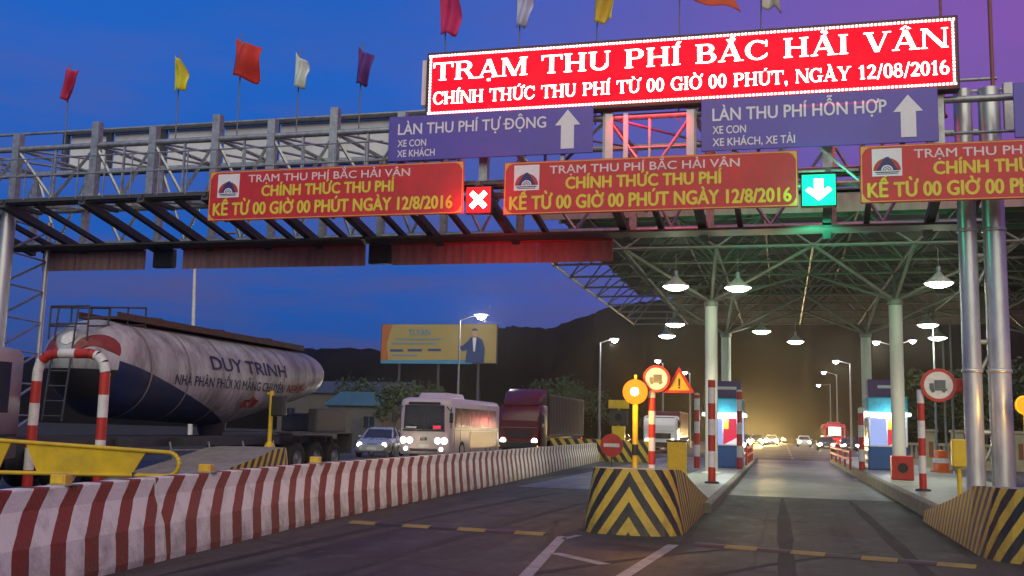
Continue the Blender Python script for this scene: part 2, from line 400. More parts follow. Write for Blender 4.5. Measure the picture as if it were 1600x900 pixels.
class Serif:
    """a small bold roman alphabet (only the characters the message board shows), capital height 1"""
    TH, TN, SE = .175, .075, .05
    def __init__(s): s.p = []
    def q(s, *pts): s.p.append(list(pts))
    def stem(s, x, w, y0=0., y1=1., foot=True, head=True):
        s.q((x, y0), (x + w, y0), (x + w, y1), (x, y1)); e = .075
        if foot: s.q((x - e, y0), (x + w + e, y0), (x + w + e, y0 + s.SE), (x - e, y0 + s.SE))
        if head: s.q((x - e, y1 - s.SE), (x + w + e, y1 - s.SE), (x + w + e, y1), (x - e, y1))
    def diag(s, xa, ya, xb, yb, w): s.q((xa, ya), (xa + w, ya), (xb + w, yb), (xb, yb))
    def bar(s, xa, xb, y, t=None): t = t or s.TN; s.q((xa, y), (xb, y), (xb, y + t), (xa, y + t))
    def arc(s, cx, cy, rx, ry, a0, a1, t0, t1, n=12):
        """ring piece; thickness t0 where it runs flat, t1 where it runs upright"""
        pr = None
        for i in range(n + 1):
            a = R(a0 + (a1 - a0) * i / n); co, si = math.cos(a), math.sin(a)
            o = (cx + rx * co, cy + ry * si); k = (cx + (rx - t1) * co, cy + (ry - t0) * si)
            if pr: s.q(pr[0], o, k, pr[1])
            pr = (o, k)
    def glyph(s, ch):
        TH, TN = s.TH, s.TN; s.p = []
        if ch == 'T': s.bar(0, .86, 1 - TN); s.stem(.33, TH, head=False); s.q((0, .72), (.05, .72), (.09, .93), (0, .93)); s.q((.81, .72), (.86, .72), (.86, .93), (.77, .93)); w = .86
        elif ch in 'RP':
            s.stem(.075, TH); s.bar(.2, .46, 1 - TN); s.bar(.2, .46, .47); s.arc(.46, .735, .28, .265, -90, 90, TN, TH)
            w = .78
            if ch == 'R': s.diag(.68, 0, .40, .5, TH); s.bar(.62, .98, 0, s.SE); w = .95
        elif ch == 'A': s.diag(.06, 0, .40, 1, TN); s.diag(.66, 0, .36, 1, TH); s.bar(.2, .7, .3, .07); s.bar(-.02, .24, 0, s.SE); s.bar(.58, .94, 0, s.SE); w = .93
        elif ch == 'M': s.stem(.06, TN); s.stem(.84, TH); s.diag(.46, 0, .06, 1, TH); s.diag(.49, 0, .84, 1, TN); w = 1.12
        elif ch == 'H': s.stem(.075, TH); s.stem(.66, TH); s.bar(.2, .7, .46); w = .94
        elif ch == 'U': s.stem(.075, TH, .3, 1, foot=False); s.stem(.72, TN, .3, 1, foot=False); s.arc(.44, .32, .365, .34, 180, 360, .10, .15); w = .90
        elif ch == 'I': s.stem(.075, TH); w = .35
        elif ch == 'B': s.stem(.075, TH); [s.bar(.2, .46, y) for y in (0, .47, 1 - TN)]; s.arc(.44, .75, .27, .25, -90, 90, TN, TH); s.arc(.46, .27, .33, .28, -90, 90, TN, TH); w = .82
        elif ch in 'CG':
            s.arc(.46, .5, .46, .52, 45, 315, .08, TH); s.q((.76, .66), (.82, .66), (.82, 1.0), (.77, 1.0)); w = .88
            if ch == 'G': s.stem(.66, TH * .9, .0, .42, foot=False, head=False); s.bar(.56, .94, .40, s.SE); w = .95
            else: s.q((.72, .2), (.80, .14), (.84, .3), (.80, .32))
        elif ch == 'V': s.diag(.36, 0, .06, 1, TH); s.diag(.44, 0, .76, 1, TN); s.bar(-.02, .34, 1 - s.SE, s.SE); s.bar(.66, .95, 1 - s.SE, s.SE); w = .93
        elif ch == 'N': s.stem(.06, TN); s.stem(.78, TN); s.diag(.70, 0, .04, 1, TH); w = .94
        elif ch == 'Y': s.stem(.36, TH, 0, .46, head=False); s.diag(.36, .44, .06, 1, TH); s.diag(.47, .44, .76, 1, TN); s.bar(-.02, .34, 1 - s.SE, s.SE); s.bar(.66, .95, 1 - s.SE, s.SE); w = .92
        elif ch == 'O': s.arc(.46, .5, .46, .52, 0, 360, .08, TH, 20); w = .92
        elif ch == '0': s.arc(.31, .5, .31, .52, 0, 360, .08, .17, 18); w = .64
        elif ch == '1': s.stem(.2, TH, head=False); s.q((.02, .80), (.2, .80), (.4, 1.0), (.3, 1.0)); w = .56
        elif ch == '2': s.arc(.30, .72, .29, .29, -20, 170, .10, .17); s.diag(.02, .05, .42, .62, .16); s.bar(.02, .6, 0, .14); w = .62
        elif ch == '6': s.arc(.31, .31, .31, .32, 0, 360, .09, .16, 16); s.arc(.42, .42, .42, .60, 95, 180, .10, .17); w = .64
        elif ch == '8': s.arc(.31, .76, .25, .25, 0, 360, .08, .13, 16); s.arc(.31, .28, .31, .30, 0, 360, .09, .15, 16); w = .64
        elif ch == '/': s.diag(0, -.08, .32, 1.04, .10); w = .42
        elif ch == ',': s.q((.05, -.02), (.22, 0), (.22, .18), (.05, .18)); s.q((.12, -.2), (.2, -.1), (.22, .02), (.1, .02)); w = .32
        else: w = .42
        return [list(q) for q in s.p], w
ACC = {'Ạ': 'A.', 'Í': "I'", 'Ắ': "A'u", 'Ả': 'A?', 'Â': 'A^', 'Ứ': "U'h", 'Ừ': 'U`h', 'Ờ': 'O`h', 'Ú': "U'", 'À': 'A`', 'Á': "A'"}
def serif_text(body, x0, z0, h, width, y=0.0, xs=.07):
    S_ = Serif(); pieces = []; x = 0.0
    for ch in body:
        d = ACC.get(ch, ch); ps, w = S_.glyph(d[0]); c = w / 2
        for a in d[1:]:
            if a == '.': ps.append([(c - .07, -.2), (c + .07, -.2), (c + .07, -.07), (c - .07, -.07)])
            if a == "'": e = .12 if 'u' in d else 0; ps.append([(c - .04, 1.06 + e), (c + .06, 1.06 + e), (c + .2, 1.24 + e), (c + .04, 1.24 + e)])
            if a == '`': ps.append([(c - .04, 1.06), (c + .07, 1.06), (c - .03, 1.24), (c - .2, 1.24)])
            if a == 'u': ps.append([(c - .18, 1.17), (c - .12, 1.06), (c + .12, 1.06), (c + .18, 1.17), (c + .1, 1.17), (c + .06, 1.13), (c - .06, 1.13), (c - .1, 1.17)])
            if a == '^': ps.append([(c - .2, 1.06), (c - .09, 1.06), (c, 1.15), (c, 1.24)]); ps.append([(c, 1.15), (c + .09, 1.06), (c + .2, 1.06), (c, 1.24)])
            if a == '?': ps.append([(c - .03, 1.05), (c + .06, 1.05), (c + .15, 1.17), (c + .05, 1.17)]); ps.append([(c - .1, 1.17), (c + .15, 1.17), (c + .1, 1.26), (c - .1, 1.26)])
            if a == 'h': ps.append([(w - .12, .92), (w + .02, .92), (w + .1, 1.12), (w - .02, 1.12)])
        pieces += [[(px + x, py) for px, py in q] for q in ps]
        x += w + xs
    k = width / (x - xs); mb = MB(); n = 0
    for q in pieces:
        n += 1; dy = y - .0004 * (n % 12)
        ar = sum(q[i][0] * q[(i + 1) % len(q)][1] - q[(i + 1) % len(q)][0] * q[i][1] for i in range(len(q)))
        if ar < 0: q = q[::-1]
        mb.add([(x0 + px * k, dy, z0 + py * h) for px, py in q], [tuple(range(len(q)))])
    return mb
# ================================================================== SETTING
def sheet(name, pts, z, m, kind='structure'):
    mb = MB(); mb.add([(x, y, z) for x, y in pts], [tuple(range(len(pts)))])
    o = mb.build(name, m); return tag(o, kind=kind)
def gridsheet(name, x0, x1, y0, y1, z, m, nx=1, ny=1):
    return sheet(name, [(x0, y0), (x1, y0), (x1, y1), (x0, y1)], z, m)
gridsheet('ground', -600, 600, -200, 640, -.012, EARTH)
gridsheet('road', -27, 14, -60, 330, 0.0, ROAD)
gridsheet('apron_pavement', -7.0, 14, 27.5, 66, .004, APRON)

# hills: a ridge whose outline rises behind the plaza
def ridge(name, pts, depth, m, seed, rough=3.0):
    rnd = random.Random(seed); mb = MB(); n = 150; rows = 12
    tot = len(pts) - 1
    def base(t):
        k = min(int(t * tot), tot - 1); f = t * tot - k
        f = f * f * (3 - 2 * f); a, b = pts[k], pts[k + 1]
        return Vector(a).lerp(Vector(b), f)
    ph = [rnd.uniform(0, 6.28) for _ in range(9)]
    vs = []
    for j in range(rows + 1):
        s_ = j / rows
        for i in range(n + 1):
            p = base(i / n); ang = math.sin(s_ * math.pi * .55)
            x = i / n * 40
            bump = sum(math.sin(x * (1.1 + 1.45 * q) + ph[q] + j * .8 * q) / (1 + .55 * q) for q in range(9)) * rough * .13 + rnd.uniform(-1, 1) * rough * .10
            h = p.z * ang + (bump * (.35 + .65 * s_) if j > 0 else 0)
            d = Vector((p.x, p.y, 0)).normalized()
            vs.append((p.x - d.x * depth * (1 - s_), p.y - d.y * depth * (1 - s_), max(h, -.5) if j else -1))
    fs = [(j * (n + 1) + i, j * (n + 1) + i + 1, (j + 1) * (n + 1) + i + 1, (j + 1) * (n + 1) + i) for j in range(rows) for i in range(n)]
    mb.add(vs, fs, 0, True)
    # back face so the ridge is a solid land form
    o0 = rows * (n + 1)
    back = [(v[0] * 1.5, v[1] * 1.5, -1) for v in vs[o0:]]
    mb.add(vs[o0:] + back, [(i, i + 1, n + 2 + i, n + 1 + i) for i in range(n)], 0, True)
    return tag(mb.build(name, m), kind='structure')
HILL = mat('wooded hillside', (.012, .010, .004), .95, 0, .6, .09, (.019, .012, .005), .7, .8, (1, 1, 1), .0)
def hp(px, py, Y): p = atY(px, py, Y); return (p.x, p.y, p.z)
ridge('hills', [hp(-900, 560, 330), hp(-300, 575, 330), hp(120, 560, 330), hp(430, 548, 330), hp(500, 552, 330), hp(600, 558, 330), hp(690, 535, 330), hp(790, 523, 330), hp(860, 523, 330), hp(930, 503, 330), hp(1010, 484, 330),
      hp(1120, 478, 330), hp(1260, 480, 330), hp(1400, 492, 330), hp(1550, 500, 330), hp(1800, 540, 330), hp(2300, 590, 330)], 150, HILL, 3, 3.2)

# kerbed islands
def island(name, x0, x1, y0, y1, h=.2, mats=(KERB, APRON), nose=True):
    mb = MB(); r = (x1 - x0) / 2
    pts = [(x1, y0 + r), (x1, y1 - r)] + [((x0 + x1) / 2 + r * math.cos(a), y1 - r + r * math.sin(a)) for a in [math.pi * i / 10 for i in range(1, 10)]] + [(x0, y1 - r), (x0, y0 + r)]
    n = len(pts); c = ((x0 + x1) / 2, (y0 + y1) / 2)
    inn = [(c[0] + (x - c[0]) * (1 - .16 / r), y) for x, y in pts]
    vs = [(x, y, -.01) for x, y in pts] + [(x, y, h - .03) for x, y in pts] + [(c[0] + (x - c[0]) * (1 - .03 / r), y, h) for x, y in pts] + [(x, y, h) for x, y in inn]
    for k in range(3):
        mb.add(vs, [(k * n + i, k * n + (i + 1) % n, (k + 1) * n + (i + 1) % n, (k + 1) * n + i) for i in range(n)], 0)
    mb.add([(x, y, h) for x, y in inn], [tuple(range(n))], 1)
    return tag(mb.build(name, list(mats)), kind='structure')
IS_TOP = mat('island paving', (.26, .26, .235), .42, 0, .18, 3, (.10, .095, .085), .6, .15)
island('island_pavement', -3.15, -1.37, 20.2, 63, mats=(KERB, IS_TOP))
island('island_pavement', 2.78, 6.1, 18.9, 66, .32, mats=(KERB, IS_TOP))
island('island_pavement', -14.1, -11.75, 11.5, 18.8, mats=(KERB, KERB))
island('island_pavement', -11.4, -8.85, 52.6, 66, mats=(KERB, IS_TOP))

# crash noses: blunt chevron front, side tapering back down to the kerb
def crash_nose(name, label, xl, xr, yf, ylen, H, lean=.12, round_=.70, rz=0.0, top_mat=CONC, slope_end=.2):
    t = thing(name, label, 'crash barrier', ((xl + xr) / 2, yf, 0), rz)
    w = (xr - xl) / 2
    # plan outline (front at y=0): from back left round the front to back right
    pl = [(-w, ylen), (-w, round_ + ylen * .30)] + [(-w * abs(math.cos(q)) ** .75 * (1 if math.cos(q) > 0 else -1), round_ * (1 - math.sin(q) ** .75)) for q in [math.pi * i / 14 for i in range(15)]] + [(w, round_ + ylen * .30), (w, ylen)]
    d = [0]
    for i in range(1, len(pl)): d.append(d[-1] + math.dist(pl[i], pl[i - 1]))
    mid = d[len(d) // 2]; u = [x - mid for x in d]
    def topz(y): return H if y < round_ + ylen * .08 else H + (slope_end - H) * ((y - round_ - ylen * .08) / (ylen * .92 - round_)) ** .85
    mb = MB(); n = len(pl); rows = 4
    per, slope = .455 * H, 1.45
    sub = []
    for i in range(n - 1):
        k = 8 if i in (0, n - 2) else 3 if i in (1, n - 3) else 1
        for q in range(k):
            f = q / k; sub.append(((pl[i][0] + (pl[i + 1][0] - pl[i][0]) * f, pl[i][1] + (pl[i + 1][1] - pl[i][1]) * f), u[i] + (u[i + 1] - u[i]) * f))
    sub.append((pl[-1], u[-1]))
    cx_ = 0
    def P(i, r):
        (x, y), uu = sub[i]; z = topz(y) * r / rows; k = 1 - lean * z / (w) * (1 if y < 1.5 else .6)
        return Vector((x * k, y + lean * z * (1 if y < .6 else 0), z)), ((z - .28 * H + slope * abs(uu)) / per, z)
    for i in range(len(sub) - 1):
        for r in range(rows):
            q = [P(i, r), P(i + 1, r), P(i + 1, r + 1), P(i, r + 1)]
            mb.quad_uv([a[0] for a in q], [a[1] for a in q])
    body = mb.build('concrete_face', STR_YK, t)
    mt = MB(); tops = [P(i, rows)[0] for i in range(len(sub))]
    m = len(tops)
    for i in range(m // 2):
        mt.add([tops[i], tops[i + 1], tops[m - 2 - i], tops[m - 1 - i]], [(0, 1, 2, 3)] if i + 1 != m - 2 - i else [(0, 1, 3)])
    mt.build('top_slab', top_mat, t)
    return t
crash_nose('crash_nose', 'yellow and black chevron crash nose at the tip of the island with the amber beacon', -3.08, -1.50, 16.0, 6.6, 1.0)
crash_nose('crash_nose', 'yellow and black chevron crash nose in front of the two shiny gantry pipes', 2.62, 5.7, 14.6, 6.9, .95, .14, 1.1)
crash_nose('crash_nose', 'grey topped crash nose sloping down towards the yellow gate, beside the tanker', -13.95, -11.9, 24.3, 5.8, .95, rz=math.pi)

# barrier
def barrier(name, label, path, pitch, phase, shear, y_end_cap=True):
    mb = MB()
    prof_r = [(.30, 0), (.30, .07), (.25, .40), (.12, .72), (.10, .905), (.09, .92)]
    # resample path
    pts = []; D = 0
    for (a, b) in zip(path[:-1], path[1:]):
        L_ = math.dist(a, b); k = max(1, int(L_ / .8))
        for i in range(k): pts.append((a[0] + (b[0] - a[0]) * i / k, a[1] + (b[1] - a[1]) * i / k))
    pts.append(path[-1])
    fr = []
    for i, p in enumerate(pts):
        a = pts[max(0, i - 1)]; b = pts[min(len(pts) - 1, i + 1)]
        t = Vector((b[0] - a[0], b[1] - a[1], 0)).normalized(); nrm = Vector((t.y, -t.x, 0))
        if i: D += math.dist(p, pts[i - 1])
        fr.append((Vector((p[0], p[1], 0)), nrm, D))
    full = [(+w, z) for w, z in prof_r] + [(-w, z) for w, z in reversed(prof_r)]
    o = Vector((path[0][0], path[0][1], 0))
    def sh(z): return max(0, z - .40) * shear + z * .12
    for i in range(len(fr) - 1):
        for j in range(len(full) - 1):
            q = []
            for (k, jj) in ((i, j), (i + 1, j), (i + 1, j + 1), (i, j + 1)):
                p, nn, dd = fr[k]; w, z = full[jj]
                q.append((p - o - nn * .30 + nn * w + Vector((0, 0, z)), ((dd - sh(z) - phase) / pitch, z)))
            # right face bands only below the capping strip
            mb.quad_uv([a[0] for a in q], [a[1] for a in q])
    for k in (0, len(fr) - 1):
        p, nn, dd = fr[k]; vs = [p - o - nn * .30 + nn * w + Vector((0, 0, z)) for w, z in full]
        if k == 0: vs = vs[::-1]
        mb.quad_uv(vs, [(.8, v.z) for v in vs])
    ob = mb.build(name, STR_RW); ob.location = o
    return tag(ob, label, 'barrier')
bp_ = lambda y: (-6.57 - .0932 * (y - 7.91), y)
barrier('concrete_barrier', 'nearest short length of red and white striped concrete barrier, left of the lane', [(-6.05, 2.4), bp_(7.91), bp_(10.62)], .57, 5.52 - .03, .80)
barrier('concrete_barrier', 'long red and white striped concrete barrier running back towards the white coach', [bp_(10.65), (-7.30, 15.74), (-7.45, 20.34), (-7.69, 28.24), (-8.10, 36), (-8.45, 43.5), (-8.80, 51.5)], .655, .46, 1.05)
# striped divider wall at the end of the barrier
mb = MB(); o = Vector((-8.95, 52.2, 0))
for (x0, x1, y) in ((-11.5, -6.3, 52.0),):
    for (a, b) in (((x0, y), (x1, y)), ((x1, y), (x1, y + .35)), ((x1, y + .35), (x0, y + .35)), ((x0, y + .35), (x0, y))):
        L_ = math.dist(a, b)
        q = [(a[0], a[1], .0), (b[0], b[1], .0), (b[0], b[1], 1.1), (a[0], a[1], 1.1)]
        mb.quad_uv([Vector(p) - o for p in q], [(a[0] / .48, 0), ((a[0] + L_) / .48, 0), ((a[0] + L_ + .75) / .48, 1.1), ((a[0] + .75) / .48, 1.1)])
    q = [(x0, y, 1.1), (x1, y, 1.1), (x1, y + .35, 1.1), (x0, y + .35, 1.1)]
    mb.quad_uv([Vector(p) - o for p in q], [(.1, 1.1)] * 4)
ob = mb.build('divider_wall', STR_YK); ob.location = o
tag(ob, 'low wall with slanting black and yellow bands behind the no entry disc', 'wall')

# road paint and rubber strips
def gpoly(pxs, z=.005):
    return [tuple(atZ(x, y, z)) for x, y in pxs]
mb = MB()
def line(a, b, w):
    a, b = atZ(*a, .005), atZ(*b, .005); d = (b - a).normalized(); n_ = Vector((-d.y, d.x, 0)) * w / 2
    mb.add([a - n_, b - n_, b + n_, a + n_], [(0, 1, 2, 3)])
line((812, 910), (879, 838), .15); line((866, 864), (946, 882), .18); line((955, 912), (1052, 851), .16); line((880, 842), (905, 836), .10)
line((740, 960), (812, 912), .15)
tag(mb.build('road_marking', MARK), kind='structure')
mb = MB()
for yy in (73, 80, 87): mb.add([(-1.1, yy, .009), (2.5, yy, .009), (2.5, yy + .35, .009), (-1.1, yy + .35, .009)], [(0, 1, 2, 3)])
for k in range(16): mb.add([(.62, 70 + k * 9, .008), (.76, 70 + k * 9, .008), (.76, 74 + k * 9, .008), (.62, 74 + k * 9, .008)], [(0, 1, 2, 3)])
tag(mb.build('lane_marking', MARK), kind='structure')
TYRE_MK = mat('tyre rubber smear', (.033, .031, .029), .75, 0, .35, 5, (.055, .052, .047), .95, 0, (1, .2, 1), .15)
mb = MB(); rnd_ = random.Random(5)
for q_, (xa_, ya_, xb_, yb_, w_) in enumerate(((-6.2, 9.5, -5.4, 26, .20), (-4.6, 9.5, -3.9, 26, .20), (.05, 6.5, .0, 27, .22), (1.65, 6.5, 1.6, 27, .22), (-3.4, 7.5, -.2, 15.5, .16), (-1.9, 6.8, 1.2, 15.5, .16))):
    n_ = 14; L0 = None
    for k in range(n_ + 1):
        f = k / n_; c = Vector((xa_ + (xb_ - xa_) * f * f, ya_ + (yb_ - ya_) * f, .0012 + .0005 * q_)); hw = w_ * rnd_.uniform(.35, .6) * (.25 + .75 * math.sin(math.pi * min(1, max(0, f)) ) ** .4)
        L1 = (c + Vector((-hw, 0, 0)), c + Vector((hw, 0, 0)))
        if L0: mb.add([L0[0], L0[1], L1[1], L1[0]], [(0, 1, 2, 3)])
        L0 = L1
tag(mb.build('road_stain', TYRE_MK), kind='structure')
def hump(name, label, a, b, n, dark_first=0):
    a, b = Vector(a), Vector(b); t = thing(name, label, 'speed hump', a)
    d = (b - a) / n
    for k in range(n):
        p0, p1 = d * k, d * (k + .985); u = d.normalized(); w = Vector((-u.y, u.x, 0))
        mb = MB(); pr = [(-.15, .004), (-.09, .03), (0, .04), (.09, .03), (.15, .004)]
        vs = [p + w * q + Vector((0, 0, z)) for p in (p0, p1) for q, z in pr]; m = len(pr)
        mb.add(vs, [(i, i + 1, m + i + 1, m + i) for i in range(m - 1)], 0, True); mb.add(vs, [tuple(range(m)), tuple(range(2 * m - 1, m - 1, -1))])
        mb.build('rubber_section', BLK_P if (k + dark_first) % 2 else MARK_Y, t)
hump('speed_hump', 'flat yellow and black rubber strip across the right hand lane', (-1.2, 15.17, .0), (2.35, 14.2, .0), 8, 1)
hump('speed_hump', 'worn thin rubber strip across the lane beside the striped barrier', (-6.75, 15.8, .0), (-3.45, 15.45, .0), 7, 0)

# ================================================================== GANTRY
g = thing('sign_gantry', 'grey steel lattice gantry spanning the road and carrying the sign boards', 'gantry', (4.7, 26.5, 0))
YF, YB = 25.4, 28.4
XL, XR = -27.0, 5.6
post_x = [-26.3, -24.3, -22.3, -19.55, -17.6, -15.55, -13.8, -11.9, -9.9, -7.55, -4.25, -2.1, 1.15, 3.7]
mb = MB()
for z in (9.58, 7.98): mb.bar((XL, YF, z), (XR, YF, z), .09, 8)
mb.bar((XL, YF, 8.75), (XR, YF, 8.75), .04, 5)
for i, x in enumerate(post_x):
    mb.bar((x, YF, 7.9), (x, YF, 10.05 if i % 2 == 0 else 10.28), .115, 4, square=True)
for a, b in zip(post_x[:-1], post_x[1:]):
    m_ = (a + b) / 2
    mb.bar((a, YF, 9.55), (m_, YF, 8.0), .05, 5); mb.bar((m_, YF, 8.0), (b, YF, 9.55), .05, 5)
    mb.bar((m_, YF, 8.0), (m_, YF, 9.55), .045, 5)
mb.build('front_truss', GALV, g, True)
mb = MB()
for z in (11.05, 9.62, 8.35, 7.2): mb.bar((XL, YB, z), (XR, YB, z), .10 if z < 11 else .05, 8)
for i, x in enumerate(post_x):
    mb.bar((x + .25, YB, 7.1), (x + .25, YB, 9.7), .10, 4, square=True)
for a, b in zip(post_x[:-1], post_x[1:]):
    m_ = (a + b) / 2 + .25
    mb.bar((a + .25, YB, 9.55), (m_, YB, 7.25), .05, 5); mb.bar((m_, YB, 7.25), (b + .25, YB, 9.55), .05, 5)
mb.build('rear_truss', GALV, g, True)
mb = MB()
for i, x in enumerate(post_x):
    mb.bar((x, YF, 9.58), (x + .25, YB, 9.62), .06, 5)
    mb.bar((x, YF, 7.98), (x + .25, YB, 8.35), .07, 5)
    if i < len(post_x) - 1:
        mb.bar((x, YF, 9.58), (post_x[i + 1] + .25, YB, 9.62), .04, 5)
        mb.bar((x, YF, 7.98), (post_x[i + 1] + .25, YB, 8.35), .04, 5)
mb.build('cross_brace', GALV, g, True)
for i, x in enumerate(post_x):
    mb = MB(); mb.bar((x, 24.95, 7.80), (x + .1, 28.7, 7.0), .11, 4, square=True)
    mb.bar((x, 24.9, 7.86), (x, 26.6, 7.86), .06, 4, square=True)
    mb.build('outrigger', STEEL_DK, g, True)
    mb = MB(); mb.bar((x + 1.0, 25.2, 7.80), (x + 1.1, 28.7, 7.05), .07, 4, square=True); mb.build('outrigger', STEEL_DK, g, True)
mb = MB(); mb.box(((XL + XR) / 2, 25.25, 7.86), (XR - XL, .6, .05)); mb.box(((XL + XR) / 2, 25.06, 7.88), (XR - XL, .06, .16))
mb.box(((XL + XR) / 2, 28.0, 7.02), (XR - XL, .9, .06))
mb.build('walkway', STEEL_DK, g, True)
mb = MB()
for z in (9.15, 8.62): mb.bar((XL, 25.0, z), (-10.3, 25.0, z), .025, 5)
for x in [XL + .9 * k for k in range(19)]: mb.bar((x, 25.0, 7.9), (x, 25.0, 9.15), .022, 5)
mb.build('railing', GALV, g, True)
for x, r in ((4.43, .215), (5.03, .255)):
    mb = MB(); mb.bar((x, 26.5, .18), (x, 26.5, 10.15), r, 28)
    for z in (3.2, 6.6): mb.lathe((x, 26.5, z), [(r, -.05), (r + .03, -.03), (r + .03, .03), (r, .05)], 24)
    mb.lathe((x, 26.5, .2), [(r + .18, 0), (r + .18, .04), (r, .05)], 20)
    c_ = mb.build('column', GALV_SHINE, g, True)
for z in (1.75, 3.9, 6.0, 8.1):
    mb = MB(); mb.bar((4.5, 26.5, z), (5.0, 26.5, z), .06, 8); mb.bar((4.5, 26.52, z - .9), (5.0, 26.52, z), .05, 8)
    mb.build('column_lacing', GALV, g, True)
for x in (5.3,):
    mb = MB(); mb.bar((4.6, 26.5, 10.12), (5.5, 26.5, 10.12), .04, 6); mb.bar((5.42, 26.3, 9.0), (5.42, 26.3, 10.2), .10, 4, square=True); mb.build('end_post', WHT_P, g, True)
for x, y, r in ((-22.95, 26.0, .22), (-23.25, 28.2, .085)):
    mb = MB(); mb.bar((x, y, 0), (x, y, 7.9), r, 16); mb.build('column', GALV_SHINE, g, True)
mb = MB()
for k in range(7):
    z = .6 + k; mb.bar((-22.95, 26.0, z), (-23.25, 28.2, z + 1), .04, 5); mb.bar((-22.95, 26.0, z + 1), (-23.25, 28.2, z + 1), .03, 5)
mb.build('column_lacing', GALV, g, True)

# boards and panels on the gantry
t = thing('sign_board', 'long row of pale boards in a dark frame, seen from behind above the lattice', 'sign back', (-17.3, 28.75, 9.6))
mb = MB(); ends = [-23.3, -21.6, -19.55, -17.5, -15.5, -13.5, -11.5, -9.5]
for a, b in zip(ends[:-1], ends[1:]):
    m2 = MB(); m2.box(((a + b) / 2, 28.8, 10.36), (b - a - .28, .03, 1.30)); m2.build('white_panel', WHITE_B, t, True)
for x in ends: mb.box((x, 28.72, 10.36), (.20, .12, 1.5))
for z in (11.08, 9.64): mb.box((-16.4, 28.70, z), (13.9, .13, .14))
mb.build('frame', STEEL_DK, t, True)
k_ = 0
for (xa_, xb_, nm, lab) in ((-23.75, -19.86, 3, 'leftmost dusty corrugated fascia panel hanging under the gantry'), (-18.48, -12.2, 3, 'middle dusty corrugated fascia panel hanging between the two black boxes'),
                           (-11.32, -4.6, 3, 'dusty corrugated fascia panel reaching to the canopy edge')):
    t = thing('fascia_panel', lab, 'panel', ((xa_ + xb_) / 2, 28.6, 6.4)); w_ = (xb_ - xa_) / nm
    for i in range(nm):
        mb = MB(); n_ = int(w_ / .12); vs = []
        for q in range(n_ + 1):
            x = xa_ + w_ * i + .012 + (w_ - .024) * q / n_; dy = .02 if q % 2 else 0
            vs += [(x, 28.6 + dy, 6.36), (x, 28.6 + dy, 6.98)]
        mb.add(vs, [(2 * q, 2 * q + 2, 2 * q + 3, 2 * q + 1) for q in range(n_)])
        mb.box((xa_ + w_ * (i + .5), 28.66, 6.67), (w_ - .03, .04, .60))
        mb.build('sheet', PANEL, t, True)
    mb = MB(); mb.box(((xa_ + xb_) / 2, 28.58, 6.985), (xb_ - xa_, .14, .05)); mb.build('top_rail', RED_P if xa_ > -19 else STEEL_DK, t, True)
for x, lab in ((-19.12, 'black lane signal box seen from behind, hanging left of the long middle fascia panel'), (-11.69, 'black lane signal box seen from behind, hanging right of the long middle fascia panel')):
    t = thing('signal_box', lab, 'lane signal', (x, 28.6, 7.0))
    mb = MB(); mb.bb((0, 0, -.30), (.72, .25, .60), .03); mb.build('housing', BLK_P, t)
    mb = MB(); mb.box((-.2, 0, .06), (.05, .05, .16)); mb.box((.2, 0, .06), (.05, .05, .16)); mb.build('bracket', STEEL_DK, t)

# LED message board -------------------------------------------------
LY = 25.0
led = thing('led_sign', 'big glowing red message board with white letters on top of the gantry', 'led sign', (-2.5, LY, 9.7))
E_RED = emit('lit red leds', (1.0, .0003, .006), 4.0)
E_WHT = emit('lit white leds', (1.0, .97, .86), 9.0)
x0, x1, z0, z1 = -9.02, 4.04, 9.82, 11.44
mb = MB(); mb.bb(((x0 + x1) / 2, LY + .20, (z0 + z1) / 2), (x1 - x0 + .22, .36, z1 - z0 + .22), .03); mb.build('housing', LEDBACK, led, True)
mb = MB(); mb.box(((x0 + x1) / 2, LY + .0, (z0 + z1) / 2), (x1 - x0, .03, z1 - z0)); scr = mb.build('screen', E_RED, led, True)
mb = MB()
n_ = 150
for i in range(n_ + 1):
    x = x0 + (x1 - x0) * i / n_
    for z in (z0 + .02, z1 - .02): mb.box((x, LY - .03, z), (.055, .03, .05))
n_ = 18
for i in range(1, n_):
    z = z0 + (z1 - z0) * i / n_
    for x in (x0 + .02, x1 - .02): mb.box((x, LY - .03, z), (.05, .03, .055))
mb.build('border_dots', emit('border leds', (1.0, .92, .86), 3.5), led, True)
a = serif_text('TRẠM THU PHÍ BẮC HẢI VÂN', x0 + .10, 10.74, .49, x1 - x0 - .22, LY - .022); a.build('headline_lettering', E_WHT, led, True, False)
a = serif_text('CHÍNH THỨC THU PHÍ TỪ 00 GIỜ 00 PHÚT, NGÀY 12/08/2016', x0 + .12, 10.08, .34, x1 - x0 - .24, LY - .022, .05); a.build('second_line_lettering', E_WHT, led, True, False)
mb = MB(); mb.box((x0 - .2, LY + .25, 10.75), (.12, .3, 1.25)); mb.build('side_case', PINK_T, led, True)  # the pink light on this edge is put into its colour
for x in (-7.8, -4.4, -1.9, 1.2, 3.6):
    mb = MB(); mb.bar((x, LY + .5, 9.5), (x, LY + .42, 11.2), .05, 4, square=True); mb.build('bracket', GALV, led, True)

# red fill lamps added behind the board tint the lattice below it
light('board_fill', 'AREA', (-.65, .55, -.05), 90, (1, .02, .06), led, 1.8, None, (0, .25, -1))
light('board_fill', 'AREA', (3.9, .75, .0), 40, (1, .02, .06), led, 1.8, None, (0, .25, -1))

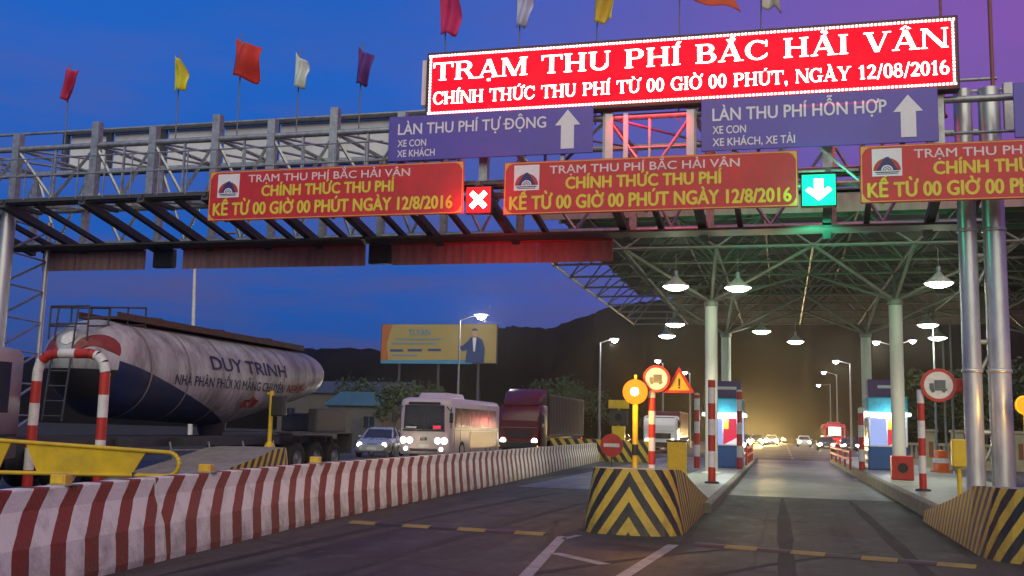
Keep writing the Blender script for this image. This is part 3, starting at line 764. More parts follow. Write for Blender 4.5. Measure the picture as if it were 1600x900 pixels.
# blue lane boards -------------------------------------------------
def blue(label, xa_, xb_, za_, zb_, lines, arrow=True, trim=None):
    t = thing('lane_sign', label, 'road sign', ((xa_ + xb_) / 2, 24.9, za_), 0, 'blue lane boards on the gantry')
    mb = MB(); mb.bb(((xa_ + xb_) / 2, 24.93, (za_ + zb_) / 2), (xb_ - xa_, .05, zb_ - za_), .012); mb.build('board', BLUE_S, t, True)
    mb = MB()
    for (s, x, z, h, w) in lines: put_text(mb, s, x, z, h, w, 'L', 24.899, .016)
    if lines: mb.build('lettering', BLUE_L, t, True)
    if arrow:
        xc = xb_ - .66; b = za_ + .13; mb = MB()
        mb.poly([(xc - .17, 24.899, b), (xc + .17, 24.899, b), (xc + .17, 24.899, b + .62), (xc + .33, 24.899, b + .62), (xc, 24.899, b + 1.03), (xc - .33, 24.899, b + .62), (xc - .17, 24.899, b + .62)], .006, (0, -1, 0))
        mb.build('arrow', BLUE_L, t, True)
    mb = MB()
    for x in (xa_ + .8, xb_ - .8): mb.bar((x, 25.05, za_ - .3), (x, 25.05, zb_), .05, 4, square=True)
    mb.build('bracket', GALV, t, True)
blue('blue board for automatic lanes, with two short vehicle lines and an up arrow', -10.10, -4.55, 8.55, 9.78, [('LÀN THU PHÍ TỰ ĐỘNG', -9.83, 9.27, .29, 4.05), ('XE CON', -9.83, 8.94, .18, .80), ('XE KHÁCH', -9.83, 8.66, .18, 1.05)])
blue('blue board for mixed lanes, with cars, coaches and trucks listed and an up arrow', -1.84, 3.63, 8.45, 9.76, [('LÀN THU PHÍ HỖN HỢP', -1.56, 9.21, .31, 4.05), ('XE CON', -1.56, 8.88, .19, .80), ('XE KHÁCH, XE TẢI', -1.56, 8.57, .19, 1.95)])
blue('plain end of a third blue board beside the shiny column tops', 5.25, 9.5, 8.45, 9.76, [], True)
# white supports beside the blue boards
for x, lab in ((-4.18, 'white steel post right of the automatic lane board'), (-3.75, 'thin pale post between the two blue boards'), (-2.12, 'white steel post left of the mixed lane board')):
    mb = MB(); mb.bb((0, 0, .6), (.2 if x != -3.75 else .12, .1, 1.25), .015); o = mb.build('sign_post', WHT_P); o.location = (x, 25.15, 8.38); tag(o, lab, 'post')

# red banners -------------------------------------------------------
def emblem(mb, cx, cz, s, y):
    """square white badge, red arch over a dark mountain with a pale tunnel mouth"""
    h = s / 2
    mb.box((cx, y, cz), (s, .008, s), 0)
    def arcp(r0, r1, a0, a1, dy, mi, oz=-.30, n=14):
        pr = None
        for i in range(n + 1):
            a = R(a0 + (a1 - a0) * i / n)
            o_ = (cx + r1 * s * math.cos(a), y - dy, cz + oz * s + r1 * s * math.sin(a)); k = (cx + r0 * s * math.cos(a), y - dy, cz + oz * s + r0 * s * math.sin(a))
            if pr: mb.add([pr[0], o_, k, pr[1]], [(0, 1, 2, 3)], mi)
            pr = (o_, k)
    arcp(.30, .46, 0, 180, .006, 1)
    mb.add([(cx - .36 * s, y - .008, cz - .30 * s), (cx + .36 * s, y - .008, cz - .30 * s), (cx + .16 * s, y - .008, cz + .06 * s), (cx + .05 * s, y - .008, cz + .20 * s), (cx - .06 * s, y - .008, cz + .18 * s), (cx - .17 * s, y - .008, cz + .04 * s)], [tuple(range(6))], 2)
    arcp(.0, .20, 0, 180, .010, 0); arcp(.12, .15, 0, 180, .012, 2); arcp(.05, .08, 0, 180, .012, 2)
    mb.box((cx, y - .006, cz - .36 * s), (.8 * s, .004, .035 * s), 2); mb.box((cx, y - .006, cz - .42 * s), (.7 * s, .004, .025 * s), 2)
def banner(label, xa_, xb_, za_, zb_, cut=None):
    yb = 24.72; t = thing('toll_banner', label, 'banner', ((xa_ + xb_) / 2, yb, za_), 0, 'red banners on the gantry walkway')
    W = xb_ - xa_
    mb = MB(); mb.bb(((xa_ + xb_) / 2, yb + .02, (za_ + zb_) / 2), (W, .05, zb_ - za_), .015); mb.build('sheet', RED_B, t, True)
    mb = MB()
    for (cx_, cz_, sx, sz) in ((xa_, za_, 1, 1), (xb_, za_, -1, 1), (xb_, zb_, -1, -1), (xa_, zb_, 1, -1)):
        b = .05; r = .26
        pts = [(cx_ + sx * .03, cz_ + sz * .03), (cx_ + sx * r, cz_ + sz * .03), (cx_ + sx * .12, cz_ + sz * .10), (cx_ + sx * .03, cz_ + sz * r)]
        mb.add([(x, yb - .010, z) for x, z in pts], [(0, 1, 2, 3)])
    for z in (za_ + .035, zb_ - .035): mb.box(((xa_ + xb_) / 2, yb - .008, z), (W - .1, .006, .022))
    for x in (xa_ + .035, xb_ - .035): mb.box((x, yb - .008, (za_ + zb_) / 2), (.022, .006, zb_ - za_ - .1))
    mb.build('gold_trim', GOLD_T, t, True)
    mb = MB(); emblem(mb, xa_ + .60, zb_ - .42, .66, yb - .012); mb.build('emblem', [BLUE_L, RED_P, NAVY], t, True)
    mb = MB(); put_text(mb, 'TRẠM THU PHÍ BẮC HẢI VÂN', xa_ + 1.20, zb_ - .34, .20, 4.70, 'L', yb - .010, .014); mb.build('pale_lettering', PINK_T, t, True)
    mb = MB(); put_text(mb, 'CHÍNH THỨC THU PHÍ', xa_ + 1.62, zb_ - .74, .29, 3.85, 'L', yb - .010, .034)
    put_text(mb, 'KỂ TỪ 00 GIỜ 00 PHÚT NGÀY 12/8/2016', xa_ + .17, zb_ - 1.24, .33, 6.92, 'L', yb - .010, .032); mb.build('yellow_lettering', YEL_T, t, True)
    mb = MB()
    for x in (xa_ + .5, (xa_ + xb_) / 2, xb_ - .5): mb.bar((x, yb + .16, za_ + .0), (x, yb + .16, zb_ - .05), .04, 4, square=True)
    mb.build('bracket', GALV, t, True)
banner('red toll banner left of the red cross signal', -15.28, -7.89, 7.03, 8.43)
banner('red toll banner between the red cross and the green arrow', -6.81, .45, 6.95, 8.33)
banner('red toll banner right of the green arrow, cut by the picture edge', 1.85, 9.15, 6.98, 8.36)

# lane signals --------------------------------------------------------
E_X = emit('lit red cross', (1.0, .80, .76), 14.0); E_XR = emit('red signal glow', (1.0, .008, .012), 3.0)
E_G = emit('lit green arrow', (.62, 1.0, .86), 16.0); E_GR = emit('green signal glow', (.0, .85, .36), 2.2)
t = thing('lane_signal', 'lit red cross lane signal between two red banners', 'lane signal', (-7.52, 24.85, 7.05))
mb = MB(); mb.bb((0, .11, .36), (.70, .18, .72), .02); mb.build('housing', BLK_P, t)
mb = MB(); mb.box((0, .0, .36), (.64, .02, .66)); mb.build('lit_panel', E_XR, t)
mb = MB()
for s in (-1, 1):
    d = Vector((math.cos(R(45)), 0, s * math.sin(R(45)))); n_ = Vector((-d.z, 0, d.x)); c = Vector((0, -.016 - .003 * s, .36)); q = [c - d * .27 - n_ * .065, c + d * .27 - n_ * .065, c + d * .27 + n_ * .065, c - d * .27 + n_ * .065]
    mb.poly(q, .004, (0, -1, 0))
mb.build('cross', E_X, t)
light('signal_light_and_fill', 'POINT', (0, -.35, .1), 70, (1, .03, .05), t, .25)
light('signal_light_and_fill', 'SPOT', (0, 1.4, -.5), 70, (1, .03, .05), t, .25, R(130), (0, 1, -.15), .7)  # added fill behind the signal, throws red back on to the panels
t = thing('lane_signal', 'lit green down arrow lane signal between two red banners', 'lane signal', (.92, 24.85, 6.98))
mb = MB(); mb.bb((0, .11, .39), (.82, .18, .80), .02); mb.build('housing', BLK_P, t)
mb = MB(); mb.box((0, .0, .39), (.76, .02, .74)); mb.build('lit_panel', E_GR, t)
mb = MB(); mb.poly([(x, -.014, z) for x, z in ((0, .13), (.30, .38), (.22, .46), (.10, .38), (.10, .66), (-.10, .66), (-.10, .38), (-.22, .46), (-.30, .38))], .006, (0, -1, 0)); mb.build('arrow', E_G, t)
light('signal_light_and_fill', 'POINT', (0, -.4, .2), 60, (.05, 1, .42), t, .25)
light('signal_light_and_fill', 'SPOT', (.0, 2.2, -.75), 800, (.05, 1, .42), t, .3, R(95), (0, 1, .45), .8)  # added fill behind the arrow, throws green up at the canopy
# thin mounting bars beside the green signal
mb = MB(); mb.bar((.46, 24.95, 7.85), (1.84, 24.95, 7.85), .035, 5); mb.bar((.95, 24.95, 8.42), (1.84, 24.95, 7.6), .035, 5); o = mb.build('mounting_bar', GALV, None)
tag(o, 'pale mounting bar and stay over the green arrow signal', 'bar')

# ================================================================== FLAGS AND POLES
def flag(label, px, pts, col, pole_top_px, wave=.17):
    """pts: outline in photo pixels on the plane Y=25.8; gets real folds in depth"""
    base = atY(px, 200, 25.8); x0 = base.x
    t = thing('flag', label, 'flag', (x0, 26.0, 9.6), 0, 'flags along the top of the gantry')
    P = [atY(a, b, 25.8) for a, b in pts]
    zt = max(p.z for p in P)
    mb = MB(); mb.bar((x0 - .02, 26.0, 9.6), (x0 + .02, 25.9, zt + .12), .02, 6); mb.build('pole', POLE_G, t, True)
    # cloth: left edge P0->P3, right edge P1->P2
    n, m = 12, 12; vs = []; rnd = random.Random(px)
    ph = rnd.uniform(0, 6)
    for j in range(m + 1):
        v = j / m; l = P[0].lerp(P[3], v); r = P[1].lerp(P[2], v)
        for i in range(n + 1):
            u = i / n; p = l.lerp(r, u)
            w = math.sin(u * 7.5 + ph + v * 3.2) * wave * (.25 + .75 * u) + math.sin(v * 6 + ph * 2 + u * 2) * wave * .5 * u
            sag = -.10 * math.sin(u * math.pi) * (1 - v) + .05 * math.sin(u * 9 + ph) * v * u
            vs.append(p + Vector((math.sin(v * 5 + ph) * .03 * u, w, sag)))
    mb = MB(); mb.add(vs, [(j * (n + 1) + i, j * (n + 1) + i + 1, (j + 1) * (n + 1) + i + 1, (j + 1) * (n + 1) + i) for j in range(m) for i in range(n)], 0, True)
    o = mb.build('cloth', mat('flag cloth', col, .8, 0, .10, 5), t, True)
    sol = o.modifiers.new('thickness', 'SOLIDIFY'); sol.thickness = .008
    return t
flag('crimson flag drooping at the left end of the row', 97, [(103, 104), (121, 108), (111, 157), (95, 155)], (.55, .03, .10), 0)
flag('small lemon yellow flag second from the left end', 270, [(275, 87), (283, 92), (293, 138), (271, 144)], (.68, .62, .03), 0)
flag('largest full red flag flying out to its right', 366, [(368, 58), (400, 68), (414, 132), (365, 118)], (.62, .045, .025), 0, .30)
flag('small pale greenish white flag between the red and the purple flag', 459, [(463, 82), (477, 92), (480, 136), (458, 137)], (.66, .74, .66), 0)
flag('dark purple flag left of the glowing message board', 557, [(560, 72), (580, 82), (578, 133), (557, 131)], (.13, .035, .22), 0)
flag('magenta red flag above the left end of the message board', 688, [(688, -20), (717, -14), (716, 55), (688, 53)], (.62, .03, .14), 0)
flag('lavender white flag second from the left over the message board', 806, [(809, -20), (832, -16), (826, 40), (806, 43)], (.55, .55, .72), 0)
flag('golden yellow flag over the middle of the message board', 929, [(930, -24), (960, -20), (958, 33), (929, 36)], (.72, .50, .06), 0)
flag('orange red flag blown far out over the message board', 1060, [(1062, -42), (1140, -30), (1158, 20), (1062, -6)], (.62, .09, .03), 0, .14)
flag('cream flag with only its foot in the picture, over the right half of the board', 1190, [(1191, -40), (1216, -36), (1219, 15), (1191, 13)], (.70, .62, .52), 0)
for px, top, lab, r in ((1481, -60, 'slim rusty pole right behind the message board end', .035), (1561, -60, 'thicker rusty pole standing over the shiny pipe tops', .05)):
    a = atY(px, 140, 26.2); mb = MB(); mb.bar((0, 0, 0), (0, 0, 4.5), r, 8); mb.lathe((0, 0, 0), [(r + .05, 0), (r + .05, .06), (r, .12)], 8)
    o = mb.build('mast', POLE_R); o.location = (a.x, 26.9, 9.6); tag(o, lab, 'pole')

# ================================================================== CANOPY
cx0, cx1, cy0, cy1, zb, zt = -7.75, 15.6, 32.2, 55.6, 7.35, 8.75
can = thing('toll_canopy', 'wide space frame canopy on cream columns over the toll lanes', 'canopy', (3.9, 44, 0))
NX, NY = 8, 8; dx, dy = (cx1 - cx0) / NX, (cy1 - cy0) / NY
mb = MB(); r = .045
bn = lambda i, j: Vector((cx0 + dx * i, cy0 + dy * j, zb))
tn = lambda i, j: Vector((cx0 + dx * (i + .5), cy0 + dy * (j + .5), zt))
for i in range(NX + 1):
    for j in range(NY + 1):
        if i < NX: mb.bar(bn(i, j), bn(i + 1, j), r, 5, cap=False)
        if j < NY: mb.bar(bn(i, j), bn(i, j + 1), r, 5, cap=False)
        mb.lathe(bn(i, j), [(.0, -.09), (.09, 0), (0, .09)], 6, 0, 'Z', False)
mb.build('lower_grid', FRAME_P, can, True)
mb = MB()
for i in range(NX):
    for j in range(NY):
        for a, b in ((0, 0), (1, 0), (0, 1), (1, 1)): mb.bar(tn(i, j), bn(i + a, j + b), .035, 5, cap=False)
        if i < NX - 1: mb.bar(tn(i, j), tn(i + 1, j), r, 5, cap=False)
        if j < NY - 1: mb.bar(tn(i, j), tn(i, j + 1), r, 5, cap=False)
mb.build('web_and_upper_grid', FRAME_P, can, True)
mb = MB(); n_ = 110
vs = []
for q in range(n_ + 1):
    y = cy0 + .1 + (cy1 - cy0 - .2) * q / n_; z = zt + .22 + (.04 if q % 2 else 0)
    vs += [(cx0 + .2, y, z), (cx1, y, z)]
mb.add(vs, [(2 * q, 2 * q + 1, 2 * q + 3, 2 * q + 2) for q in range(n_)])
mb.box(((cx0 + cx1) / 2 + .1, (cy0 + cy1) / 2, zt + .36), (cx1 - cx0 - .2, cy1 - cy0 - .2, .05))
mb.build('roof_deck', ROOFD, can, True)
mb = MB()
for j in range(NY + 1): mb.box(((cx0 + cx1) / 2, cy0 + (cy1 - cy0) * j / NY, zt + .15), (cx1 - cx0 - .3, .08, .12))
mb.build('purlin', FRAME_P, can, True)
mb = MB(); mb.box(((cx0 + cx1) / 2, cy0 - .12, 8.62), (cx1 - cx0 + .2, .05, .55)); mb.build('front_fascia', PANEL, can, True)
mb = MB(); mb.box(((cx0 + cx1) / 2 + 1.0, cy1 + .1, 8.1), (cx1 - cx0 - 2.2, .05, 1.5)); mb.build('rear_fascia', PANEL, can, True)
for (x, y) in ((-2.32, 36.0), (-2.42, 48.0), (3.72, 36.0), (3.68, 48.0), (10.4, 36.0), (10.4, 48.0)):
    mb = MB(); mb.bar((x, y, .19), (x, y, 6.05), .215, 20); mb.lathe((x, y, .2), [(.34, 0), (.34, .05), (.22, .08)], 16); c_ = mb.build('column', COLUMN, can, True)
    mb = MB(); mb.lathe((x, y, 5.98), [(.215, -.05), (.25, 0), (.25, .12), (.12, .25), (0, .25)], 16)
    i0 = round((x - cx0) / dx); j0 = round((y - cy0) / dy)
    for a in (-1, 0, 1):
        for b in (-1, 1):
            i, j = min(max(i0 + a, 0), NX), min(max(j0 + b, 0), NY); mb.bar((x, y, 6.1), bn(i, j), .055, 6)
    mb.build('bracket_arms', FRAME_P, c_, True)

# bay lamps hanging from the canopy
E_LAMP = emit('lamp glow', (.88, 1.0, .84), 30.0)
SHADE = mat('lamp shade enamel', (.62, .62, .58), .35, .2)
def bay_lamp(label, loc, power):
    t = thing('bay_lamp', label, 'lamp', loc, 0, 'bay lamps hanging under the canopy')
    mb = MB(); mb.lathe((0, 0, 0), [(.42, .0), (.40, .05), (.20, .20), (.08, .33), (.0, .33)], 18); mb.build('shade', SHADE, t)
    mb = MB(); mb.lathe((0, 0, .0), [(.0, -.13), (.20, -.11), (.34, -.05), (.415, .005), (.0, .02)], 18); mb.build('diffuser', E_LAMP, t)
    mb = MB(); mb.lathe((0, 0, .33), [(.07, 0), (.08, .16), (.05, .2), (0, .2)], 10); mb.bar((0, 0, .5), (0, 0, 7.35 - loc[2]), .012, 5); mb.build('cord', GALV, t)
    light('lamp_light', 'SPOT', (0, 0, -.20), power, (.90, 1.0, .76), t, .3, R(110), (0, 0, -1), .75)
    light('lamp_spill', 'POINT', (0, 0, -.30), power * .045, (.80, 1.0, .62), t, .3)
    return t
lamps = [(1056, 448, 'bay lamp nearest to the canopy left edge, left of the front column'), (1153, 450, 'bay lamp just right of the front left column top'), (1467, 443, 'bay lamp left of the shiny gantry pipes, hung highest in view'),
         (1042, 525, 'small bay lamp lowest of the pair left of the front left column'), (1055, 507, 'small bay lamp upper of the pair left of the front left column'), (1190, 518, 'bay lamp in the middle row, left of centre over the right hand lane'),
         (1243, 534, 'farthest bay lamp over the middle of the right hand lane'), (1450, 508, 'upper of two small bay lamps right of the right front column'), (1465, 528, 'lower of two small bay lamps right of the right front column')]
for px, py, lab in lamps:
    p = atZ(px, py, 6.25)
    bay_lamp(lab, (p.x, p.y, 6.25), 950)

# ================================================================== STREET LAMPS
E_ST = emit('street lamp glow', (1.0, .98, .92), 90.0)
def street_lamp(label, px_pole, top_py, lamp_px, lamp_py, Y, power=0, s=1.0, second=None):
    top = atY(px_pole, top_py, Y); lp = atY(lamp_px, lamp_py, Y)
    t = thing('street_lamp', label, 'street lamp', (top.x, Y, 0), 0, 'street lamps')
    mb = MB(); mb.lathe((0, 0, 0), [(.22, 0), (.22, .05), (.12, .1)], 10); mb.bar((0, 0, 0), (0, 0, top.z), .11, 10, 0, .06); mb.build('pole', POLE_G, t)
    dxl = lp.x - top.x; dz = lp.z - top.z
    mb = MB(); mb.tube([(0, 0, top.z - .05), (dxl * .45, 0, top.z + dz * .7), (dxl, 0, lp.z + .10)], .04, 6); mb.build('arm', POLE_G, t)
    mb = MB(); mb.bb((dxl, 0, lp.z + .08), (.75 * s, .32 * s, .12), .04); h_ = mb.build('lamp_head', GALV, t)
    mb = MB(); mb.lathe((dxl, 0, lp.z - .02), [(0, -.2 * s), (.18 * s, -.12 * s), (.26 * s, 0), (.2 * s, .03), (0, .04)], 12); mb.build('lens', E_ST, h_)
    if power: light('lamp_light', 'POINT', (dxl, -.1, lp.z - .45), power, (1.0, .95, .85), t, .25)
    return t
street_lamp('tall street lamp shining in front of the billboard', 719, 500, 752, 493, 75, 420, 1.6)
street_lamp('street lamp on a slim pole left of the amber beacon', 938, 535, 960, 531, 75, 200, 1.0)
street_lamp('nearest of the street lamps along the road beyond the right booth', 1328, 568, 1306, 565, 95, 300, .9)
street_lamp('second street lamp along the road beyond the right booth', 1307, 585, 1287, 582, 130, 0, 1.0)
street_lamp('third street lamp along the road beyond the right booth', 1297, 600, 1279, 602, 165, 0, 1.1)
street_lamp('street lamp standing between the canopy columns and the slender poles', 1392, 538, 1369, 535, 82, 200, .9)
street_lamp('street lamp with its head beside the right front column', 1408, 536, 1426, 533, 84, 200, .9)
street_lamp('distant street lamp right above the blaze of headlights', 1197, 625, 1172, 619, 230, 0, 1.5)
street_lamp('distant street lamp left of the road axis', 1226, 632, 1222, 629, 260, 0, 1.5)
street_lamp('distant street lamp right of the road axis', 1258, 638, 1254, 635, 290, 0, 1.5)
street_lamp('street lamp whose head shows over the round sign left of the column', 1036, 568, 1028, 564, 92, 0, .9)
street_lamp('street lamp whose head shows right of the triangle sign', 1078, 583, 1070, 582, 110, 0, .9)
p = atY(300, 640, 60)
t = thing('street_lamp', 'slender pale lamp pole rising behind the tanker', 'street lamp', (p.x, 60, 0))
q = atY(306, 400, 60); mb = MB(); mb.bar((0, 0, 0), (q.x - p.x - .1, 0, q.z + 1.2), .16, 8, 0, .09); mb.build('pole', WHT_P, t); mb = MB(); mb.bar((q.x - p.x - .1, 0, q.z + 1.1), (1.8, 0, q.z + 1.5), .05, 6); mb.bb((2.0, 0, q.z + 1.5), (.9, .3, .12), .04); mb.build('arm', POLE_G, t)
for px, ty, by, Y, lab in ((1453, 355, 690, 46, 'tallest of the three slender poles behind the round sign'), (1473, 528, 690, 50, 'shortest of the three slender poles behind the round sign'), (1484, 500, 690, 50, 'rightmost of the three slender poles behind the round sign')):
    a = atY(px, ty, Y); mb = MB(); mb.bar((0, 0, .0), (0, 0, min(a.z, 7.3)), .055, 8, 0, .04); mb.lathe((0, 0, 0), [(.14, 0), (.14, .06), (.06, .12)], 8)
    o = mb.build('slender_pole', POLE_G); o.location = (a.x, Y, 0.0); tag(o, lab, 'pole')

# ================================================================== BILLBOARD
t = thing('billboard', 'yellow and orange billboard with a suited figure, standing before the dark hill', 'billboard', (-47.8, 140, 0))
bx0, bx1, bz0, bz1 = -56.4, -38.95, 10.7, 16.1
mb = MB(); mb.box((0, .25, 13.3), (17.7, .4, 5.7)); mb.build('backing', STEEL_DK, t)
mb = MB(); W_ = 17.45; x_ = -W_ / 2
BM = [mat('billboard yellow', (.42, .32, .11), .5, 0, .06, .2), mat('billboard orange', (.45, .14, .035), .5, 0, .12, .3), mat('billboard teal', (.06, .28, .45), .5), mat('billboard navy', (.03, .07, .22), .5), mat('billboard skin', (.55, .34, .24), .5), WHITE_B]
mb.add([(x_, 0, 10.6), (x_ + W_, 0, 10.6), (x_ + W_, 0, 16.1), (x_, 0, 16.1)], [(0, 1, 2, 3)], 0)
mb.add([(x_, -.02, 10.6), (x_ + 1.2, -.02, 10.6), (x_ + .8, -.02, 13.3), (x_ + 1.6, -.02, 16.1), (x_, -.02, 16.1)], [(0, 1, 2, 3, 4)], 1)
mb.add([(x_, -.03, 10.4), (x_ + W_ * .80, -.03, 10.4), (x_ + W_ * .78, -.03, 11.0), (x_, -.03, 10.85)], [(0, 1, 2, 3)], 2)
for (a, b, z) in ((1.4, 3.4, 12.3), (4.1, 6.3, 12.35), (7.2, 9.2, 12.4)): mb.box((x_ + (a + b) / 2, -.03, z), (b - a, .02, .32), 3)
for (a, b, z) in ((2.2, 9.2, 13.95), (1.6, 8.4, 13.3), (1.6, 5.6, 11.6)): mb.box((x_ + (a + b) / 2, -.03, z), (b - a, .02, .14), 2)
cxp = x_ + 14.2
mb.add([(cxp + a, -.035, z) for a, z in ((-1.3, 10.6), (1.5, 10.6), (1.6, 12.6), (1.2, 13.9), (.5, 14.3), (-.5, 14.3), (-1.0, 13.7), (-1.9, 12.9), (-2.3, 13.3), (-2.5, 12.9), (-1.7, 12.2), (-1.1, 12.4))], [tuple(range(12))], 3)
mb.add([(cxp + a, -.045, z) for a, z in ((-.12, 12.2), (.12, 12.2), (.28, 14.2), (-.28, 14.2))], [(0, 1, 2, 3)], 5)
mb.disc((cxp, -.045, 14.9), .52, 14, 4, 'Y', .8)
mb.add([(cxp + a, -.055, z) for a, z in ((-.42, 15.12), (.0, 15.2), (.42, 15.12), (.36, 15.42), (0, 15.52), (-.36, 15.42))], [(0, 1, 2, 3, 4, 5)], 3)
mb.add([(cxp + a, -.056, z) for a, z in ((-.01, 14.6), (.01, 14.6), (.01, 14.61), (-.01, 14.61), (-.01, 14.605))], [(0, 1, 2, 3, 4)], 3)
mb.build('poster', BM, t)
mb = MB(); put_text(mb, 'TI.TAN', x_ + 4.1, 14.55, .80, 3.4, 'L', -.05, .02); mb.build('lettering', BM[2], t)
mb = MB()
for x in (-6, 0, 6): mb.bar((x, .5, 0), (x, .5, 13), .22, 8); mb.bar((x, .5, 9), (x, 3.5, 0), .10, 6)
mb.build('post', STEEL_DK, t)

# ================================================================== POSTS, SIGNS, SMALL PLAZA THINGS
def banded_post(t, x, y, z0, z1, r, first=0, band=.34, name='post'):
    mb = MB(); z = z0; k = first
    while z < z1 - .01:
        e = min(z + band, z1); mb.bar((x, y, z), (x, y, e), r, 14, k % 2); z = e; k += 1
    return mb.build(name, [RED_P, WHT_P], t)
def sign_face(t, name, c, r, ring=RED_P, face=WHT_P, pict='truck', sx=1.0, rz=0.0):
    mb = MB(); x, y, z = c
    mb.lathe((x, y, z), [(0, .02), (r, .02), (r, -.01), (r * .985, -.015), (0, -.015)], 28, 0, 'Y', False)
    mb.disc((x, y - .018, z), r * .80, 28, 1)
    if pict == 'truck':
        mb.box((x + r * .08, y - .022, z + r * .05), (r * .62, .006, r * .50), 2); mb.box((x - r * .38, y - .022, z - r * .05), (r * .25, .006, r * .32), 2); mb.box((x, y - .022, z - r * .26), (r * .95, .006, r * .10), 2)
        for a in (-.32, .28): mb.disc((x + r * a, y - .026, z - r * .33), r * .11, 10, 2)
    o = mb.build(name, [ring, face, mat('pictogram grey', (.10, .12, .14), .5)], t); return o
# middle island
t = thing('amber_beacon', 'glowing amber beacon on a yellow post behind the chevron nose', 'beacon', (-2.66, 19.4, .84))
t.location.z = 0.72
mb = MB(); mb.bar((0, 0, -.05), (0, 0, 1.42), .052, 10, 0); mb.bar((0, 0, .42), (0, 0, .62), .06, 10, 1); mb.lathe((0, 0, -.05), [(.12, 0), (.12, .04), (.05, .07)], 10); mb.build('post', [YEL_P, BLK_P], t)
mb = MB(); mb.lathe((0, .03, 1.60), [(0, .14), (.20, .13), (.225, .0), (.225, -.06), (.19, -.06)], 20, 0, 'Y'); mb.bar((0, 0, 1.8), (0, 0, 1.92), .03, 8); mb.build('lamp_case', YEL_P, t)
mb = MB(); mb.lathe((0, -.03, 1.60), [(.235, 0), (.235, -.03), (.18, -.09), (0, -.12)], 22, 0, 'Y'); ln_ = mb.build('lens', emit('amber lens', (1.0, .20, .012), 2.3), t); mb = MB(); mb.lathe((0, -.115, 1.60), [(.10, 0), (.07, -.03), (0, -.04)], 16, 0, 'Y'); mb.build('bulb', emit('amber bulb', (1.0, .72, .32), 20.0), ln_)
light('beacon_light', 'POINT', (0, -.42, 1.60), 110, (1.0, .48, .08), t, .18)
t = thing('striped_post', 'red and white banded post carrying a round truck sign and a warning triangle', 'sign post', (-2.37, 19.6, .72))
banded_post(t, 0, 0, 0, 1.75, .065, 1, .25)
sign_face(t, 'round_sign', (.09, -.08, 1.86), .26)
mb = MB(); mb.poly([(.22, .02, 1.60), (.80, .02, 1.60), (.51, .02, 2.10)], .02, (0, -1, 0), 0); mb.add([(.31, -.004, 1.65), (.71, -.004, 1.65), (.51, -.004, 1.99)], [(0, 1, 2)], 1); mb.box((.51, -.008, 1.80), (.03, .006, .14), 2); mb.box((.51, -.008, 1.70), (.04, .006, .03), 2); mb.bar((.0, .03, 1.70), (.5, .03, 1.70), .02, 6, 2)
mb.build('warning_triangle', [RED_P, YEL_P, BLK_P], t)
t = thing('height_post', 'red and white banded post standing in front of the front left canopy column', 'post', (-1.88, 29.3, .2)); banded_post(t, 0, 0, 0, 2.85, .105, 0, .44); mb = MB(); mb.lathe((0, 0, 0), [(.2, 0), (.2, .04), (.1, .06)], 12); mb.build('base', BLK_P, t)
t = thing('no_entry_sign', 'red no entry disc on a small foot in the closed lane', 'road sign', (-5.15, 32.2, 0))
mb = MB(); mb.lathe((0, 0, 1.12), [(0, .02), (.36, .02), (.36, -.01), (0, -.015)], 28, 0, 'Y', False); mb.build('disc', RED_P, t)
mb = MB(); mb.box((0, -.022, 1.12), (.50, .008, .11)); mb.build('bar', WHT_P, t)
mb = MB(); mb.bar((0, .03, 0), (0, .03, 1.0), .03, 8); mb.bb((0, .03, .04), (.5, .5, .08), .02); mb.build('stand', STEEL_DK, t)
t = thing('barrier_cabinet', 'yellow lift barrier cabinet behind the middle island signs', 'cabinet', (-3.0, 31.0, .2))
mb = MB(); mb.bb((0, 0, .55), (.55, .4, 1.1), .03); mb.build('case', YEL_P, t); mb = MB(); mb.box((0, -.205, .62), (.42, .012, .75)); mb.build('door', YEL_P, t); mb = MB(); mb.bb((0, 0, 1.12), (.6, .45, .06), .02); mb.build('lid', STEEL_DK, t)
# right island
t = thing('striped_post', 'dark red and white banded post carrying the round truck sign by the gantry pipes', 'sign post', (3.29, 26.8, .32)); banded_post(t, 0, 0, 0, 2.43, .085, 0, .42); mb = MB(); mb.lathe((0, 0, 0), [(.18, 0), (.18, .04), (.08, .06)], 12); mb.build('base', BLK_P, t)
sign_face(t, 'round_sign', (.40, -.12, 2.54), .41); mb = MB(); mb.bar((0, 0, 2.3), (.75, -.06, 2.3), .025, 6); mb.bar((0, 0, 2.4), (.95, .05, 2.56), .025, 6); mb.build('bracket', GALV, t)
mb = MB(); mb.bb((.92, .02, 2.54), (.26, .08, .34), .03); mb.build('side_lamp', RED_P, t)
t = thing('amber_beacon', 'amber beacon glowing at the right edge of the picture', 'beacon', (5.72, 25.8, .2))
a = atY(1602, 640, 25.8)
t.location = (a.x, 25.8, .3)
mb = MB(); mb.bar((0, 0, 0), (0, 0, a.z - .35), .052, 10); mb.lathe((0, 0, 0), [(.14, 0), (.14, .04), (.05, .07)], 10); mb.build('post', YEL_P, t)
mb = MB(); mb.lathe((0, .03, a.z - .2), [(0, .14), (.20, .13), (.225, .0), (.225, -.06), (.19, -.06)], 20, 0, 'Y'); mb.build('lamp_case', YEL_P, t)
mb = MB(); mb.lathe((0, -.03, a.z - .2), [(.19, 0), (.15, -.07), (0, -.11)], 20, 0, 'Y'); mb.build('lens', emit('amber lens right', (1.0, .20, .012), 2.3), t); light('beacon_light', 'POINT', (0, -.4, a.z - .2), 40, (1.0, .48, .08), t, .18)
a = atZ(1410, 750, .32)
t = thing('fire_cabinet', 'red square box with a round dark hole at the foot of the right front column', 'box', (a.x, a.y, .32))
